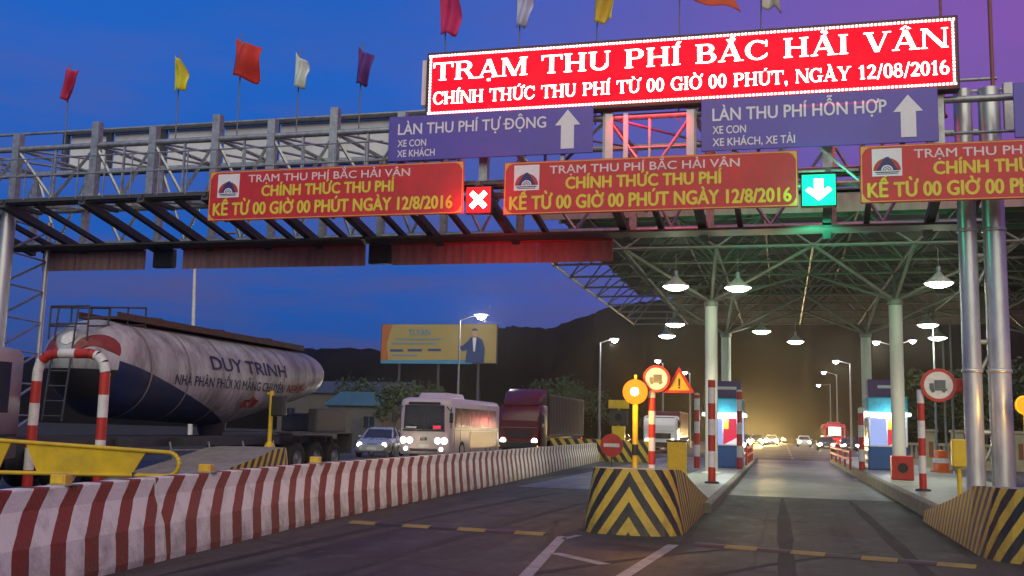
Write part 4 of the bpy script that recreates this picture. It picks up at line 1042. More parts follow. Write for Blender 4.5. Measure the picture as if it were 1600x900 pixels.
mb = MB(); mb.bb((0, 0, .36), (.62, .45, .72), .03); mb.build('case', RED_P, t); mb = MB(); mb.lathe((0, -.225, .36), [(.2, 0), (.2, -.03), (.15, -.03), (.15, 0)], 18, 0, 'Y', False); mb.build('rim', RED_P, t); mb = MB(); mb.disc((0, -.235, .36), .16, 16); mb.build('opening', BLK_P, t)
a = atZ(1475, 738, .32)
t = thing('traffic_drum', 'orange traffic drum between the round sign post and the yellow box', 'drum', (a.x - .1, a.y, .32))
ORG = mat('orange plastic', (.62, .13, .02), .45, 0, .12, 5)
mb = MB(); mb.lathe((0, 0, 0), [(.38, 0), (.38, .05), (.30, .06), (.30, .3), (.27, .32), (.27, .55), (.24, .57), (.24, .78), (.16, .82), (0, .83)], 18); mb.build('body', ORG, t); mb = MB(); mb.lathe((0, 0, .34), [(.285, 0), (.285, .18)], 18); mb.build('reflective_band', WHT_P, t)
a = atZ(1500, 775, .32)
t = thing('call_box', 'yellow call box on a post left of the shiny gantry pipes', 'box', (a.x, a.y, .32))
mb = MB(); mb.bar((0, 0, 0), (0, 0, .75), .05, 8); mb.build('post', YEL_P, t); mb = MB(); mb.bb((0, 0, .95), (.30, .25, .62), .03); mb.build('case', YEL_P, t); mb = MB(); mb.box((0, -.128, .98), (.22, .01, .4)); mb.build('door', YEL_P, t)

# toll booths -------------------------------------------------------
B_BLUE = mat('booth blue panel', (.03, .12, .34), .4, 0, .1, 3); B_PUR = mat('booth purple fascia', (.10, .03, .20), .4, 0, .1, 3); B_WHT = mat('booth white frame', (.7, .7, .72), .4)
E_BTH = emit('lit booth window', (.42, .52, 1.0), .9); E_POST_R = emit('backlit red poster', (1.0, .05, .12), .8); E_POST_W = emit('backlit white poster', (1.0, .86, .92), .9); E_STRIP = emit('booth light strip', (.85, 1.0, 1.0), 2.5)
def booth(label, loc, mirror=1):
    t = thing('toll_booth', label, 'toll booth', loc); w, d = 1.45, 2.4
    mb = MB(); mb.bb((0, 0, .45), (w, d, .9), .05); mb.build('base', B_BLUE, t)
    mb = MB()
    for sx in (-1, 1):
        for sy in (-1, 1): mb.bb((sx * (w / 2 - .05), sy * (d / 2 - .05), 1.6), (.09, .09, 1.4), .02)
    for sx in (-.03, -.66, .68): mb.box((sx * mirror, -d / 2 + .0, 1.45), (.04, .05, 1.12))
    mb.box((0, -d / 2, 1.99), (w - .1, .05, .05)); mb.box((0, -d / 2, .91), (w - .1, .06, .05))
    mb.build('frame', B_WHT, t)
    mb = MB(); mb.box((-.34 * mirror, -d / 2 + .03, 1.45), (.62, .03, 1.1)); mb.build('window', E_BTH, t)
    mb = MB(); mb.box((.33 * mirror, -d / 2 + .03, 1.45), (.68, .03, 1.1), 0); mb.box((.10 * mirror, -d / 2 + .008, 1.75), (.18, .01, .42), 2); mb.add([(.0 * mirror, -d / 2 + .006, .92), (.66 * mirror, -d / 2 + .006, .92), (.66 * mirror, -d / 2 + .006, 1.28)], [(0, 1, 2)], 1)
    mb.build('backlit_poster', [E_POST_R, E_POST_W, YEL_P], t)
    for sx in (-1, 1):
        mb = MB(); mb.box((sx * (w / 2 - .02), 0, 1.45), (.02, d - .2, 1.05)); mb.build('window', E_BTH if sx > 0 else GLASS_T, t)
    mb = MB(); mb.bb((0, 0, 2.12), (w + .25, d + .25, .14), .03); mb.build('light_strip', E_STRIP, t)
    mb = MB(); mb.bb((0, 0, 2.5), (w + .05, d + .05, .6), .06); mb.build('teal_band', mat('booth teal band', (.05, .33, .42), .3), t)
    mb = MB(); mb.bb((0, -.3, 3.15), (w - .1, .9, .68), .04); mb.build('name_box', B_PUR, t); mb = MB(); mb.box((.1, -.755, 3.2), (.8, .012, .12)); mb.build('name_line', BLUE_L, t)
    light('booth_light', 'POINT', (0, -d / 2 - .35, 2.0), 45, (.8, .9, 1.0), t, .2)
    return t
booth('lit toll booth half hidden by the front left canopy column', (-2.25, 43.6, .2), 1)
booth('lit toll booth with blue base half hidden by the front right canopy column', (3.95, 43.2, .32), 1)
# banded guard posts with hoops near the booths
def guard(label, px, py_top, Y):
    a = atY(px, py_top, Y); t = thing('guard_post', label, 'post', (a.x, Y, .2), 0, 'banded guard posts by the booths')
    banded_post(t, 0, 0, 0, a.z - .2, .11, 0, .45); mb = MB(); mb.lathe((0, 0, a.z - .2), [(.11, 0), (.09, .06), (0, .09)], 12); mb.build('cap', WHT_P, t)
guard('banded guard post left of the half hidden left booth', 1089, 617, 41); guard('banded guard post right of the half hidden left booth', 1155, 612, 41.5); guard('banded guard post left of the right booth', 1345, 640, 41)
# red rails beside the right lane
mb = MB(); o_ = Vector((2.75, 48, .2))
for z in (.40, .72): mb.bar((2.75 - .0, 45, z + .2), (2.75, 62, z + .2), .06, 8)
t = thing('guard_rail', 'long two bar red guard rail along the kerb beside the booth with the blue base', 'guard rail', o_); mb.build('rails', RED_P, t, True)
for y in (45.2, 49, 53, 57, 61.8): mb = MB(); mb.bar((2.75, y, .2), (2.75, y, 1.0), .05, 8); mb.build('post', RED_P, t, True)
mb = MB()
t = thing('guard_rail', 'short red guard rail beyond the left booth', 'guard rail', (-1.5, 48, .2))
for z in (.40, .72): mb.bar((-1.5, 46.5, z + .2), (-1.5, 56, z + .2), .06, 8)
mb.build('rails', RED_P, t, True)
for y in (46.6, 50, 53, 55.9): mb = MB(); mb.bar((-1.5, y, .2), (-1.5, y, 1.0), .05, 8); mb.build('post', RED_P, t, True)

# yellow island sign left of the no entry disc
t = thing('island_sign', 'yellow box sign with a dark panel, behind the striped wall', 'sign', (-8.35, 54.5, .2))
mb = MB(); mb.bar((0, 0, 0), (0, 0, 2.9), .07, 8); mb.build('post', YEL_P, t); mb = MB(); mb.bb((0, -.06, 2.75), (1.1, .14, .45), .02); mb.bb((0, -.06, 1.15), (.7, .2, .9), .02); mb.build('yellow_panel', YEL_P, t); mb = MB(); mb.bb((0, -.08, 2.05), (1.0, .16, .8), .02); mb.build('dark_panel', BLK_P, t); mb = MB(); mb.disc((0, -.165, 2.05), .2, 14); mb.build('lens', GLASS_D, t)

# barrier reflector blocks
for px, py, lab in ((95, 757, 'nearest yellow reflector block on the striped barrier'), (322, 738, 'yellow reflector block on the barrier beside the yellow gate end'), (493, 720, 'yellow reflector block on the barrier below the tanker wheels')):
    r_ = atZ(px, py, .97); k = r_.y; x = -6.57 - .0932 * (k - 7.91) if k < 15.7 else -7.30 - .0326 * (k - 15.74)
    # slide along the view ray on to the barrier crest
    for it in range(8):
        x = (-6.57 - .0932 * (k - 7.91) if k < 15.7 else -7.30 - .0326 * (k - 15.74)) - .30
        k = x / ray(px, py).x * ray(px, py).y
    t = thing('reflector_block', lab, 'reflector', (x, k, .92), .1)
    mb = MB(); mb.bb((0, 0, .055), (.17, .13, .11), .012); mb.build('block', mat('amber reflector', (.68, .42, .06), .3, 0, .1, 8), t); mb = MB(); mb.box((0, -.068, .06), (.12, .01, .07)); mb.build('lens', mat('amber lens face', (.75, .48, .05), .2), t); mb = MB(); mb.bb((.02, .02, .004), (.24, .19, .012), .003); mb.build('foot', CONC, t)

# ================================================================== LEFT ISLAND: hoop, gate, camera post
t = thing('height_hoop', 'red and white banded pipe hoop behind the yellow gate', 'hoop', (-13.22, 17.0, .2))
pts = [(-.80, 0, 0), (-.78, 0, 2.25)] + [(-.78 + .36 - .36 * math.cos(a), 0, 2.25 + .36 * math.sin(a)) for a in (R(30), R(60), R(90))] + [(.38, 0, 2.61)] + [(.38 + .36 * math.sin(a), 0, 2.25 + .36 * math.cos(a)) for a in (R(30), R(60), R(90))] + [(.76, 0, 0)]
# cut into bands of equal length
path = [Vector(p) for p in pts]; fine = []
for a, b in zip(path[:-1], path[1:]):
    k = max(1, int((b - a).length / .06)); fine += [a.lerp(b, i / k) for i in range(k)]
fine.append(path[-1]); mb = MB(); D = 0
for a, b in zip(fine[:-1], fine[1:]):
    D += (b - a).length; mb.bar(a, b, .095, 14, int(D / .42) % 2, cap=False)
mb.build('pipe', [RED_P, WHT_P], t)
mb = MB()
for x in (-.80, .76): mb.lathe((x, 0, 0), [(.2, 0), (.2, .04), (.1, .06)], 12)
mb.build('base_plate', STEEL_DK, t)
t = thing('lane_gate', 'long yellow steel swing gate with rounded end above the barrier', 'gate', (-15.5, 14.4, 0))
yg = 14.4
def gx(px, py): q = atY(px, py, yg); return (q.x, yg, q.z)
mb = MB(); top = [(-18.5, yg, 1.20), gx(0, 688), gx(262, 707)]; bot = [(-18.5, yg, .70), gx(0, 738), gx(262, 744)]
a, b = Vector(gx(262, 707)), Vector(gx(262, 744)); c = (a + b) / 2; rr = (a - b).length / 2
arc_ = [(c.x + math.sin(q) * rr * 1.1, yg, c.z + math.cos(q) * rr) for q in [math.pi * i / 10 for i in range(11)]]
mb.tube([top[0], top[1]] + arc_ + [bot[1], bot[0]], .034, 8)
mb.build('tube_frame', YEL_P, t, True)
mb = MB()
for (l0, l1, r1, r0) in ((gx(40, 692), gx(228, 706), gx(206, 741), gx(58, 739)), ((-18.3, yg, 1.18), gx(18, 689), gx(-4, 737), (-18.3, yg, .74))):
    mb.poly([r0, r1, l1, l0], .02, (0, 1, 0))
mb.build('sheet_infill', YEL_P, t, True)
mb = MB(); mb.bar((-9.9, yg, 0), (-9.9, yg, .75), .04, 8); mb.bar((-12.6, yg, .2), (-12.6, yg, .75), .04, 8); mb.lathe((-9.9, yg, .08), [(.08, -.03), (.08, .03)], 12, 0, 'Y'); mb.build('leg', STEEL_DK, t, True)
mb = MB(); mb.bar((-18.5, yg, 0), (-18.5, yg, 1.5), .09, 12); mb.build('hinge_post', YEL_P, t, True)
p = atY(421, 690, 25.2)
t = thing('camera_post', 'yellow post with a dark box in front of the tanker rear', 'post', (p.x, 25.2, .0))
mb = MB(); mb.bar((0, 0, 0), (0, 0, 2.42), .06, 8); mb.lathe((0, 0, .85), [(.11, 0), (.14, .1), (.06, .22)], 10); mb.build('post', YEL_P, t); mb = MB(); mb.bb((.24, -.02, 2.02), (.36, .25, .55), .03); mb.build('box', BLK_P, t); mb = MB(); mb.box((-.04, 0, 2.35), (.16, .08, .05)); mb.build('cap', YEL_P, t)
# ================================================================== VEHICLES
E_HEAD = emit('lit headlight', (1.0, .93, .74), 28.0); E_HEAD2 = emit('lit small headlight', (1.0, .90, .66), 16.0); E_AMB = emit('amber marker', (1.0, .35, .05), 8.0); E_RLAMP = emit('red tail lamp', (1.0, .03, .02), 8.0)
def wheel(t, x, y, r, w, rim=RIM, name='wheel'):
    mb = MB(); mb.lathe((x, y, r), [(r * .62, -w / 2), (r * .96, -w / 2), (r, -w / 4), (r, w / 4), (r * .96, w / 2), (r * .62, w / 2)], 20, 0, 'X'); o = mb.build(name, TYRE, t)
    mb = MB(); s = 1 if x > 0 else -1
    mb.lathe((x, y, r), [(r * .62, s * w * .45), (r * .5, s * w * .3), (r * .22, s * w * .38), (0, s * w * .42)], 16, 0, 'X'); mb.build('rim', rim, o); return o
def loft(mb, stations, mi=0, smooth=True, cap=True):
    """stations: list of (y, ring) with equal ring sizes; ring = [(x, z)...]"""
    n = len(stations[0][1]); vs = [(x, y, z) for y, ring in stations for x, z in ring]
    mb.add(vs, [(k * n + i, k * n + (i + 1) % n, (k + 1) * n + (i + 1) % n, (k + 1) * n + i) for k in range(len(stations) - 1) for i in range(n)], mi, smooth)
    if cap: mb.add(vs, [tuple(range(n)), tuple(range(len(vs) - 1, len(vs) - n - 1, -1))], mi)
    return mb
def car(label, loc, rz, paint, heads=True, group=None, head_mat=None, hr=.12):
    t = thing('car', label, 'car', loc, rz, group)
    def ring(w, zb_, zm, zt_): return [(-w * .9, zb_), (-w, zb_ + .12), (-w, zm), (-w * .94, zt_), (-w * .5, zt_ + .03), (w * .5, zt_ + .03), (w * .94, zt_), (w, zm), (w, zb_ + .12), (w * .9, zb_)]
    mb = MB(); loft(mb, [(-2.22, ring(.62, .34, .48, .58)), (-2.12, ring(.78, .24, .52, .68)), (-1.7, ring(.86, .22, .6, .80)), (-.95, ring(.88, .22, .66, .90)), (0, ring(.88, .22, .68, .93)), (1.2, ring(.88, .22, .68, .96)), (1.75, ring(.86, .24, .66, .96)), (2.15, ring(.78, .28, .62, .90)), (2.25, ring(.66, .36, .58, .80))]); mb.build('body', paint, t)
    def gr(w, z): return [(-w, z[0]), (-w * z[2], z[1]), (w * z[2], z[1]), (w, z[0])]
    mb = MB(); loft(mb, [(-.98, gr(.76, (.88, .90, .98))), (-.25, gr(.79, (.90, 1.36, .76))), (.25, gr(.80, (.91, 1.43, .74))), (.75, gr(.80, (.92, 1.42, .74))), (1.25, gr(.79, (.93, 1.30, .76))), (1.85, gr(.74, (.95, .97, .96)))], 0, False); mb.build('glass', GLASS_D, t)
    mb = MB(); loft(mb, [(-.26, gr(.61, (1.345, 1.375, .97))), (.25, gr(.60, (1.41, 1.445, .95))), (.8, gr(.60, (1.40, 1.435, .95))), (1.26, gr(.60, (1.29, 1.315, .97)))], 0, True)
    for s in (-1, 1):
        for a, b in (((s * .75, -.95, .90), (s * .605, -.25, 1.36)), ((s * .795, .42, .92), (s * .60, .42, 1.42)), ((s * .76, 1.8, .96), (s * .605, 1.25, 1.30))): mb.bar(a, b, .035, 4, square=True)
    mb.build('roof', paint, t)
    for x in (-.80, .80):
        for y in (-1.35, 1.38): wheel(t, x, y, .31, .2)
    for s in (-1, 1):
        mb = MB(); mb.lathe((s * .60, -2.14, .60), [(hr, .05), (hr, -.02), (hr * .75, -.05), (0, -.06)], 12, 0, 'Y'); mb.build('headlight', (head_mat or E_HEAD2) if heads else GLASS_D, t)
        mb = MB(); mb.bb((s * .66, 2.2, .75), (.26, .06, .12), .02); mb.build('tail_lamp', E_RLAMP, t)
        mb = MB(); mb.bb((s * .95, -.62, .98), (.16, .1, .12), .03); mb.build('mirror', paint, t)
    mb = MB(); mb.bb((0, -2.17, .44), (.8, .08, .14), .02); mb.bb((0, -2.18, .62), (.5, .05, .09), .02); mb.build('grille', BLK_P, t)
    mb = MB(); mb.box((0, -2.225, .44), (.46, .012, .10)); mb.build('number_plate', WHT_P, t)
    return t
SILV = mat('silver car paint', (.42, .44, .47), .28, .4, .05, 3); DKC = mat('dark car paint', (.04, .045, .05), .25, .2, .1, 3); WHC = mat('white car paint', (.65, .65, .66), .3, 0, .05, 3)

# coach -------------------------------------------------------------
BUSW = mat('coach white paint', (.62, .47, .50), .32, 0, .05, 2, (.36, .30, .28), .3); BUSR = mat('coach red panel', (.16, .028, .022), .35, 0, .15, 2, (.12, .05, .04), .4)
def coach(label, loc, rz, paint, lit=True, light_power=0, inner=None):
    L_, W_, H_ = 8.6, 2.42, 2.86; t = thing('coach', label, 'bus', loc, rz)
    def ring(w, zb_, zt_, c=.14): return [(-w + .04, zb_), (-w, zb_ + .1), (-w, zt_ - c * 1.6), (-w + c * .5, zt_ - c * .4), (-w + c * 1.6, zt_), (w - c * 1.6, zt_), (w - c * .5, zt_ - c * .4), (w, zt_ - c * 1.6), (w, zb_ + .1), (w - .04, zb_)]
    w = W_ / 2; mb = MB()
    loft(mb, [(-.02, ring(w - .22, .42, 2.60)), (.06, ring(w - .08, .34, 2.74)), (.22, ring(w - .01, .30, H_ - .05)), (.6, ring(w, .30, H_)), (L_ - .5, ring(w, .32, H_)), (L_ - .12, ring(w - .04, .36, H_ - .07)), (L_, ring(w - .18, .45, 2.62))]); mb.build('body', paint, t)
    mb = MB(); mb.add([(-.95, -.045, 1.42), (.95, -.045, 1.42), (.92, -.04, 2.50), (-.92, -.04, 2.50)], [(0, 1, 2, 3)])
    mb.add([(-.95, -.045, 1.42), (-.92, -.04, 2.50), (-w - .01, .22, 2.42), (-w - .01, .22, 1.5)], [(0, 1, 2, 3)]); mb.add([(.95, -.045, 1.42), (.92, -.04, 2.50), (w + .01, .22, 2.42), (w + .01, .22, 1.5)], [(0, 1, 2, 3)])
    mb.build('windscreen', GLASS_D, t)
    mb = MB(); mb.box((0, -.05, 1.37), (2.0, .05, .07)); mb.box((0, -.05, 1.95), (.035, .03, 1.08)); mb.build('screen_trim', BLK_P, t)
    mb = MB(); mb.box((.62, -.06, 1.52), (.36, .02, .14)); mb.box((-.6, -.06, 1.50), (.5, .02, .08), 1); mb.build('dash_card', [E_POST_R if lit else RED_P, WHT_P], t)
    for s in (-1, 1):
        y = .75
        for k, ln in enumerate((.95, 1.5, 1.5, 1.5, 1.5)):
            mb = MB(); mb.box((s * (w + .003), y + ln / 2, 1.98), (.012, ln - .07, .86)); mb.build('window', GLASS_D, t); y += ln
        mb = MB(); mb.box((s * (w + .004), 5.4, .95), (.014, 4.6, .78)); mb.build('side_panel', BUSR, t)
        mb = MB(); mb.box((s * (w + .006), 4.4, 1.40), (.014, 7.6, .05)); mb.build('side_trim', GALV, t)
        for y in (1.9, 6.3): wheel(t, s * (w - .13), y, .46, .28)
        mb = MB(); mb.bar((s * 1.05, .0, 2.45), (s * 1.36, -.25, 2.2), .025, 6); mb.bb((s * 1.36, -.26, 1.95), (.18, .10, .46), .04); mb.build('mirror', BLK_P, t)
        for x in (.66, .96):
            mb = MB(); mb.lathe((s * x, .015, .92), [(.14, .04), (.14, -.03), (.10, -.05), (0, -.06)], 14, 0, 'Y'); mb.build('headlight', E_HEAD if lit else GLASS_D, t)
        mb = MB(); mb.lathe((s * .84, .03, .55), [(.12, .04), (.12, -.03), (.08, -.05), (0, -.06)], 14, 0, 'Y'); mb.build('fog_lamp', E_HEAD if lit else GLASS_D, t)
        mb = MB(); mb.bb((s * 1.0, L_ - .02, .9), (.22, .06, .3), .02); mb.build('tail_lamp', E_RLAMP, t)
    for s in (-1, 1):
        mb = MB(); mb.bar((s * .1, -.075, 1.43), (s * .72, -.07, 1.78), .014, 5); mb.build('wiper', BLK_P, t)
    mb = MB()
    for (y0_, z0_, y1_, z1_) in ((.72, .45, .72, 2.45), (1.62, 1.45, 1.62, .45), (3.2, .4, 3.2, 1.4), (7.8, .4, 7.8, 1.4)): mb.bar((w + .006, y0_, z0_), (w + .006, y1_, z1_), .010, 4)
    mb.build('panel_seam', BLK_P, t)
    mb = MB(); mb.box((0, -.052, 2.58), (1.5, .02, .12)); mb.build('visor_strip', BLK_P, t)
    mb = MB(); mb.bb((0, .0, .50), (1.35, .06, .14), .02); mb.bb((0, -.02, 1.0), (.34, .04, .16), .03); mb.build('grille', BLK_P, t)
    mb = MB(); mb.box((0, -.04, .68), (.5, .014, .14)); mb.build('number_plate', WHT_P, t)
    mb = MB(); loft(mb, [(.9, [(-.65, 2.84), (-.58, 2.92), (.58, 2.92), (.65, 2.84)]), (1.3, [(-.75, 2.84), (-.64, 3.10), (.64, 3.10), (.75, 2.84)]), (3.6, [(-.75, 2.84), (-.64, 3.10), (.64, 3.10), (.75, 2.84)]), (4.0, [(-.65, 2.84), (-.58, 2.92), (.58, 2.92), (.65, 2.84)])], 0, False); mb.build('roof_unit', paint, t)
    if light_power: light('headlight_beam', 'SPOT', (0, -.5, .85), light_power, (1.0, .92, .75), t, .3, R(80), (0.0, -1, -.06), .8)
    return t
coach('white coach with a pink tint and lit headlights, queueing left of the striped barrier', (-15.55, 44.0, 0), 0, BUSW, True, 700)

# tanker ------------------------------------------------------------
TANK_W = stripes('tanker white and blue', (.0, 0, 0), (0, 0, 0), .5)
def tank_mat():
    m, nt, b = new_mat('tank paint'); N, L = nt.nodes, nt.links
    t = N.new('ShaderNodeTexCoord'); sp = N.new('ShaderNodeSeparateXYZ'); L.new(t.outputs['Object'], sp.inputs[0])
    # painted blue wedge on the lower front part of the side: below a straight line from the front dome to the belly
    k = (1.48 - 2.86) / (6.77 - 1.1)
    m1 = N.new('ShaderNodeMath'); m1.operation = 'MULTIPLY_ADD'; m1.inputs[1].default_value = -k; m1.inputs[2].default_value = -(2.86 - k * 1.1); L.new(sp.outputs['Y'], m1.inputs[0])
    ad = N.new('ShaderNodeMath'); ad.operation = 'ADD'; L.new(m1.outputs[0], ad.inputs[0]); L.new(sp.outputs['Z'], ad.inputs[1])
    lt = N.new('ShaderNodeMath'); lt.operation = 'LESS_THAN'; lt.inputs[1].default_value = 0; L.new(ad.outputs[0], lt.inputs[0])
    g2 = N.new('ShaderNodeMath'); g2.operation = 'GREATER_THAN'; g2.inputs[1].default_value = 1.05; L.new(sp.outputs['Y'], g2.inputs[0])
    l2 = N.new('ShaderNodeMath'); l2.operation = 'LESS_THAN'; l2.inputs[1].default_value = 6.77; L.new(sp.outputs['Y'], l2.inputs[0])
    mu = N.new('ShaderNodeMath'); mu.operation = 'MULTIPLY'; L.new(lt.outputs[0], mu.inputs[0]); L.new(g2.outputs[0], mu.inputs[1])
    mu2 = N.new('ShaderNodeMath'); mu2.operation = 'MULTIPLY'; L.new(mu.outputs[0], mu2.inputs[0]); L.new(l2.outputs[0], mu2.inputs[1])
    mp_ = N.new('ShaderNodeMapping'); mp_.inputs['Scale'].default_value = (1, 1, .35); L.new(t.outputs['Object'], mp_.inputs[0])
    n = N.new('ShaderNodeTexNoise'); n.inputs['Scale'].default_value = 1.6; n.inputs['Detail'].default_value = 8; n.inputs['Roughness'].default_value = .7; L.new(mp_.outputs[0], n.inputs['Vector'])
    mr = N.new('ShaderNodeMapRange'); mr.inputs['From Min'].default_value = .40; mr.inputs['From Max'].default_value = .62; mr.inputs['To Max'].default_value = .9; L.new(n.outputs['Fac'], mr.inputs['Value'])
    w = N.new('ShaderNodeMix'); w.data_type = 'RGBA'; L.new(mr.outputs[0], w.inputs[0]); w.inputs[6].default_value = (.45, .46, .48, 1); w.inputs[7].default_value = (.17, .168, .168, 1)
    bl = N.new('ShaderNodeMix'); bl.data_type = 'RGBA'; L.new(mr.outputs[0], bl.inputs[0]); bl.inputs[6].default_value = (.012, .028, .10, 1); bl.inputs[7].default_value = (.025, .032, .06, 1)
    mx = N.new('ShaderNodeMix'); mx.data_type = 'RGBA'; L.new(mu2.outputs[0], mx.inputs[0]); L.new(w.outputs[2], mx.inputs[6]); L.new(bl.outputs[2], mx.inputs[7])
    # the foot of the front dome is coloured near black
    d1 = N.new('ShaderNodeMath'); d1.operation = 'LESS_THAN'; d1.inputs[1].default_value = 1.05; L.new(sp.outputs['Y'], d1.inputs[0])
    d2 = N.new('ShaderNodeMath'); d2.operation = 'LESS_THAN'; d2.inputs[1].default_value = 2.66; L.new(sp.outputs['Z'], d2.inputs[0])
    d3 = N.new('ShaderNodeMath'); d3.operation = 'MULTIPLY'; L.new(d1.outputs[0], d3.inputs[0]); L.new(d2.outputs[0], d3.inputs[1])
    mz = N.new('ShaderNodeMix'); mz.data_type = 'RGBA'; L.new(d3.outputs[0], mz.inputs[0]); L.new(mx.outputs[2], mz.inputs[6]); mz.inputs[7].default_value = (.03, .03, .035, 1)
    L.new(mz.outputs[2], b.inputs['Base Color']); b.inputs['Roughness'].default_value = .45
    return m
TX, TY = -15.35, 19.0
WELD = mat('tank weld band', (.26, .245, .235), .5, 0, .2, 4)
t = thing('tanker_truck', 'dusty white and blue cement tanker with a dark roof walkway, left of the barrier', 'tanker truck', (TX, TY, 0)); tanker = t
Y0_, Y1_ = .30, 12.0
def tank_at(y):
    """half height and centre height: flat crown, belly that drops to the outlet and rises again, domed ends"""
    top = 3.86
    b = 2.2 + (1.60 - 2.2) * (y - Y0_) / (1.6 - Y0_) if y < 1.6 else 1.60 - .15 * (y - 1.6) / 5.1 if y < 6.7 else 1.45 + (2.45 - 1.45) * (y - 6.7) / (Y1_ - 6.7)
    f = 1.0
    if y < Y0_ + 1.3: f = math.sqrt(max(.004, 1 - ((Y0_ + 1.3 - y) / 1.3) ** 2))
    if y > Y1_ - .8: f = math.sqrt(max(.004, 1 - ((y - Y1_ + .8) / .8) ** 2))
    return (top - b) / 2 * f, (top + b) / 2
def tank_w(y):
    f = 1.0
    if y < Y0_ + 1.7: f = math.sqrt(max(.004, 1 - ((Y0_ + 1.7 - y) / 1.7) ** 2))
    if y > Y1_ - .8: f = math.sqrt(max(.004, 1 - ((y - Y1_ + .8) / .8) ** 2))
    return 1.18 * f
ys = [Y0_ + (Y1_ - Y0_) * (.5 - .5 * math.cos(math.pi * i / 56)) for i in range(57)]
mb = MB(); n = 40; st = []
for y in ys:
    hh, zc = tank_at(y); w_ = tank_w(y); st.append((y, [(w_ * math.cos(2 * math.pi * i / n), zc + hh * math.sin(2 * math.pi * i / n)) for i in range(n)]))
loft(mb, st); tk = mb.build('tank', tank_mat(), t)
for y in (2.0, 3.6, 5.2, 6.9, 8.6, 10.6):
    hh, zc = tank_at(y); w_ = tank_w(y); ring_ = [(w_ * 1.012 * math.cos(2 * math.pi * i / n), zc + hh * 1.012 * math.sin(2 * math.pi * i / n)) for i in range(n)]
    mb = MB(); loft(mb, [(y - .03, ring_), (y + .03, ring_)], 0, True, False)
    mb.build('weld_band', WELD, tk)
# lettering wrapped on the curved side
def on_tank(p):
    y, z = p.x, p.z; hh, zc = tank_at(y); w_ = tank_w(y); s_ = max(-.97, min(.97, (z - zc) / hh)); return Vector((w_ * math.sqrt(1 - s_ * s_) + .02, y, z))
def tank_text(name, body, y0_, y1_, z, h, m, bold=.02):
    mb = MB(); put_text(mb, body, y0_, z, h, y1_ - y0_, 'L', 0, bold, 0, on_tank); return mb.build(name, m, tk)
SIGN_NAVY = mat('dark sign writing', (.035, .03, .10), .5); SIGN_RED = mat('red sign writing', (.34, .035, .03), .5)
tank_text('headline_lettering', 'DUY TRINH', 4.65, 8.75, 2.90, .34, SIGN_NAVY, .02)
tank_text('second_line_lettering', 'NHÀ PHÂN PHỐI XI MĂNG CHUYÊN', 3.0, 8.7, 2.44, .24, SIGN_NAVY, .015)
tank_text('red_lettering', 'NGHIỆP', 8.95, 10.25, 2.46, .24, SIGN_RED, .015)
mb = MB(); q = [on_tank(Vector((y, 0, z))) for y, z in ((6.5, 1.95), (7.3, 1.97), (7.4, 2.18), (7.15, 2.2), (6.95, 2.30), (6.8, 2.18), (6.5, 2.17))]; mb.add(q, [tuple(range(7))]); mb.build('side_badge', SIGN_RED, tk)
mb = MB()
# red triangle and round patch on the front dome
def on_dome(x, z):
    best = None
    for y in [Y0_ + i * .02 for i in range(110)]:
        hh, zc = tank_at(y); w_ = tank_w(y)
        if (x / w_) ** 2 + ((z - zc) / hh) ** 2 <= 1.0: best = y; break
    return Vector((x, (best if best is not None else .6) - .03, z))
def dome_patch(shape, name, m):
    mb = MB(); c_ = (sum(p[0] for p in shape) / len(shape), sum(p[1] for p in shape) / len(shape)); m_ = len(shape)
    rings = [[on_dome(c_[0] + (p[0] - c_[0]) * f, c_[1] + (p[1] - c_[1]) * f) for p in shape] for f in (1, .66, .33)]
    vs = [v for r_ in rings for v in r_] + [on_dome(*c_)]
    mb.add(vs, [(k * m_ + i, k * m_ + (i + 1) % m_, (k + 1) * m_ + (i + 1) % m_, (k + 1) * m_ + i) for k in range(2) for i in range(m_)] + [(2 * m_ + i, 2 * m_ + (i + 1) % m_, 3 * m_) for i in range(m_)]); mb.build(name, m, tk)
EMB = mat('dark red emblem paint', (.20, .03, .025), .5)
dome_patch([(-.30 + .26 * a_, 3.02 + .42 * b_) for a_, b_ in ((-1, 0), (-.3, 0), (.4, 0), (1, 0), (.5, .5), (0, 1), (-.5, .5))], 'triangle_emblem', EMB)
dome_patch([(.62 + .36 * math.cos(math.pi * i / 15), 2.98 + .46 * math.sin(math.pi * i / 15)) for i in range(16)], 'arch_emblem', EMB)
dome_patch([(.10 + .16 * math.cos(2 * math.pi * i / 16), 3.34 + .16 * math.sin(2 * math.pi * i / 16)) for i in range(16)], 'pale_emblem', WHT_P)
RAILD = mat('dark red walkway', (.075, .030, .026), .6)
mb = MB(); mb.box((0, 6.3, 3.90), (1.0, 9.6, .06)); 
for s in (-1, 1): mb.box((s * .52, 6.3, 3.95), (.05, 9.6, .16))
mb.build('roof_walkway', RAILD, t)
mb = MB()
for y in (3.6, 6.6, 9.4): mb.lathe((0, y, 3.86), [(.30, 0), (.30, .20), (.26, .25), (0, .27)], 14)
mb.bar((.2, 9.0, 3.95), (.2, 10.8, 4.06), .03, 6)
mb.build('manhole', STEEL_DK, t)
mb = MB()
for s in (-.5, .5):
    for z in (0, .42): mb.bar((s, .5, 3.60 + z), (s, 2.6, 3.83 + z), .022, 5)
    for k in range(4): mb.bar((s, .5 + k * .7, 3.3), (s, .5 + k * .7, 4.02 + k * .07), .022, 5)
for z in (3.65, 4.05): mb.bar((-.5, .5, z), (.5, .5, z), .022, 5)
for s in (-.25, .25): mb.bar((s, .2, 1.5), (s, .45, 4.0), .022, 5)
for k in range(7): mb.bar((-.25, .22 + k * .035, 1.6 + k * .33), (.25, .22 + k * .035, 1.6 + k * .33), .018, 5)
mb.build('ladder_and_rail', STEEL_DK, t)
mb = MB()
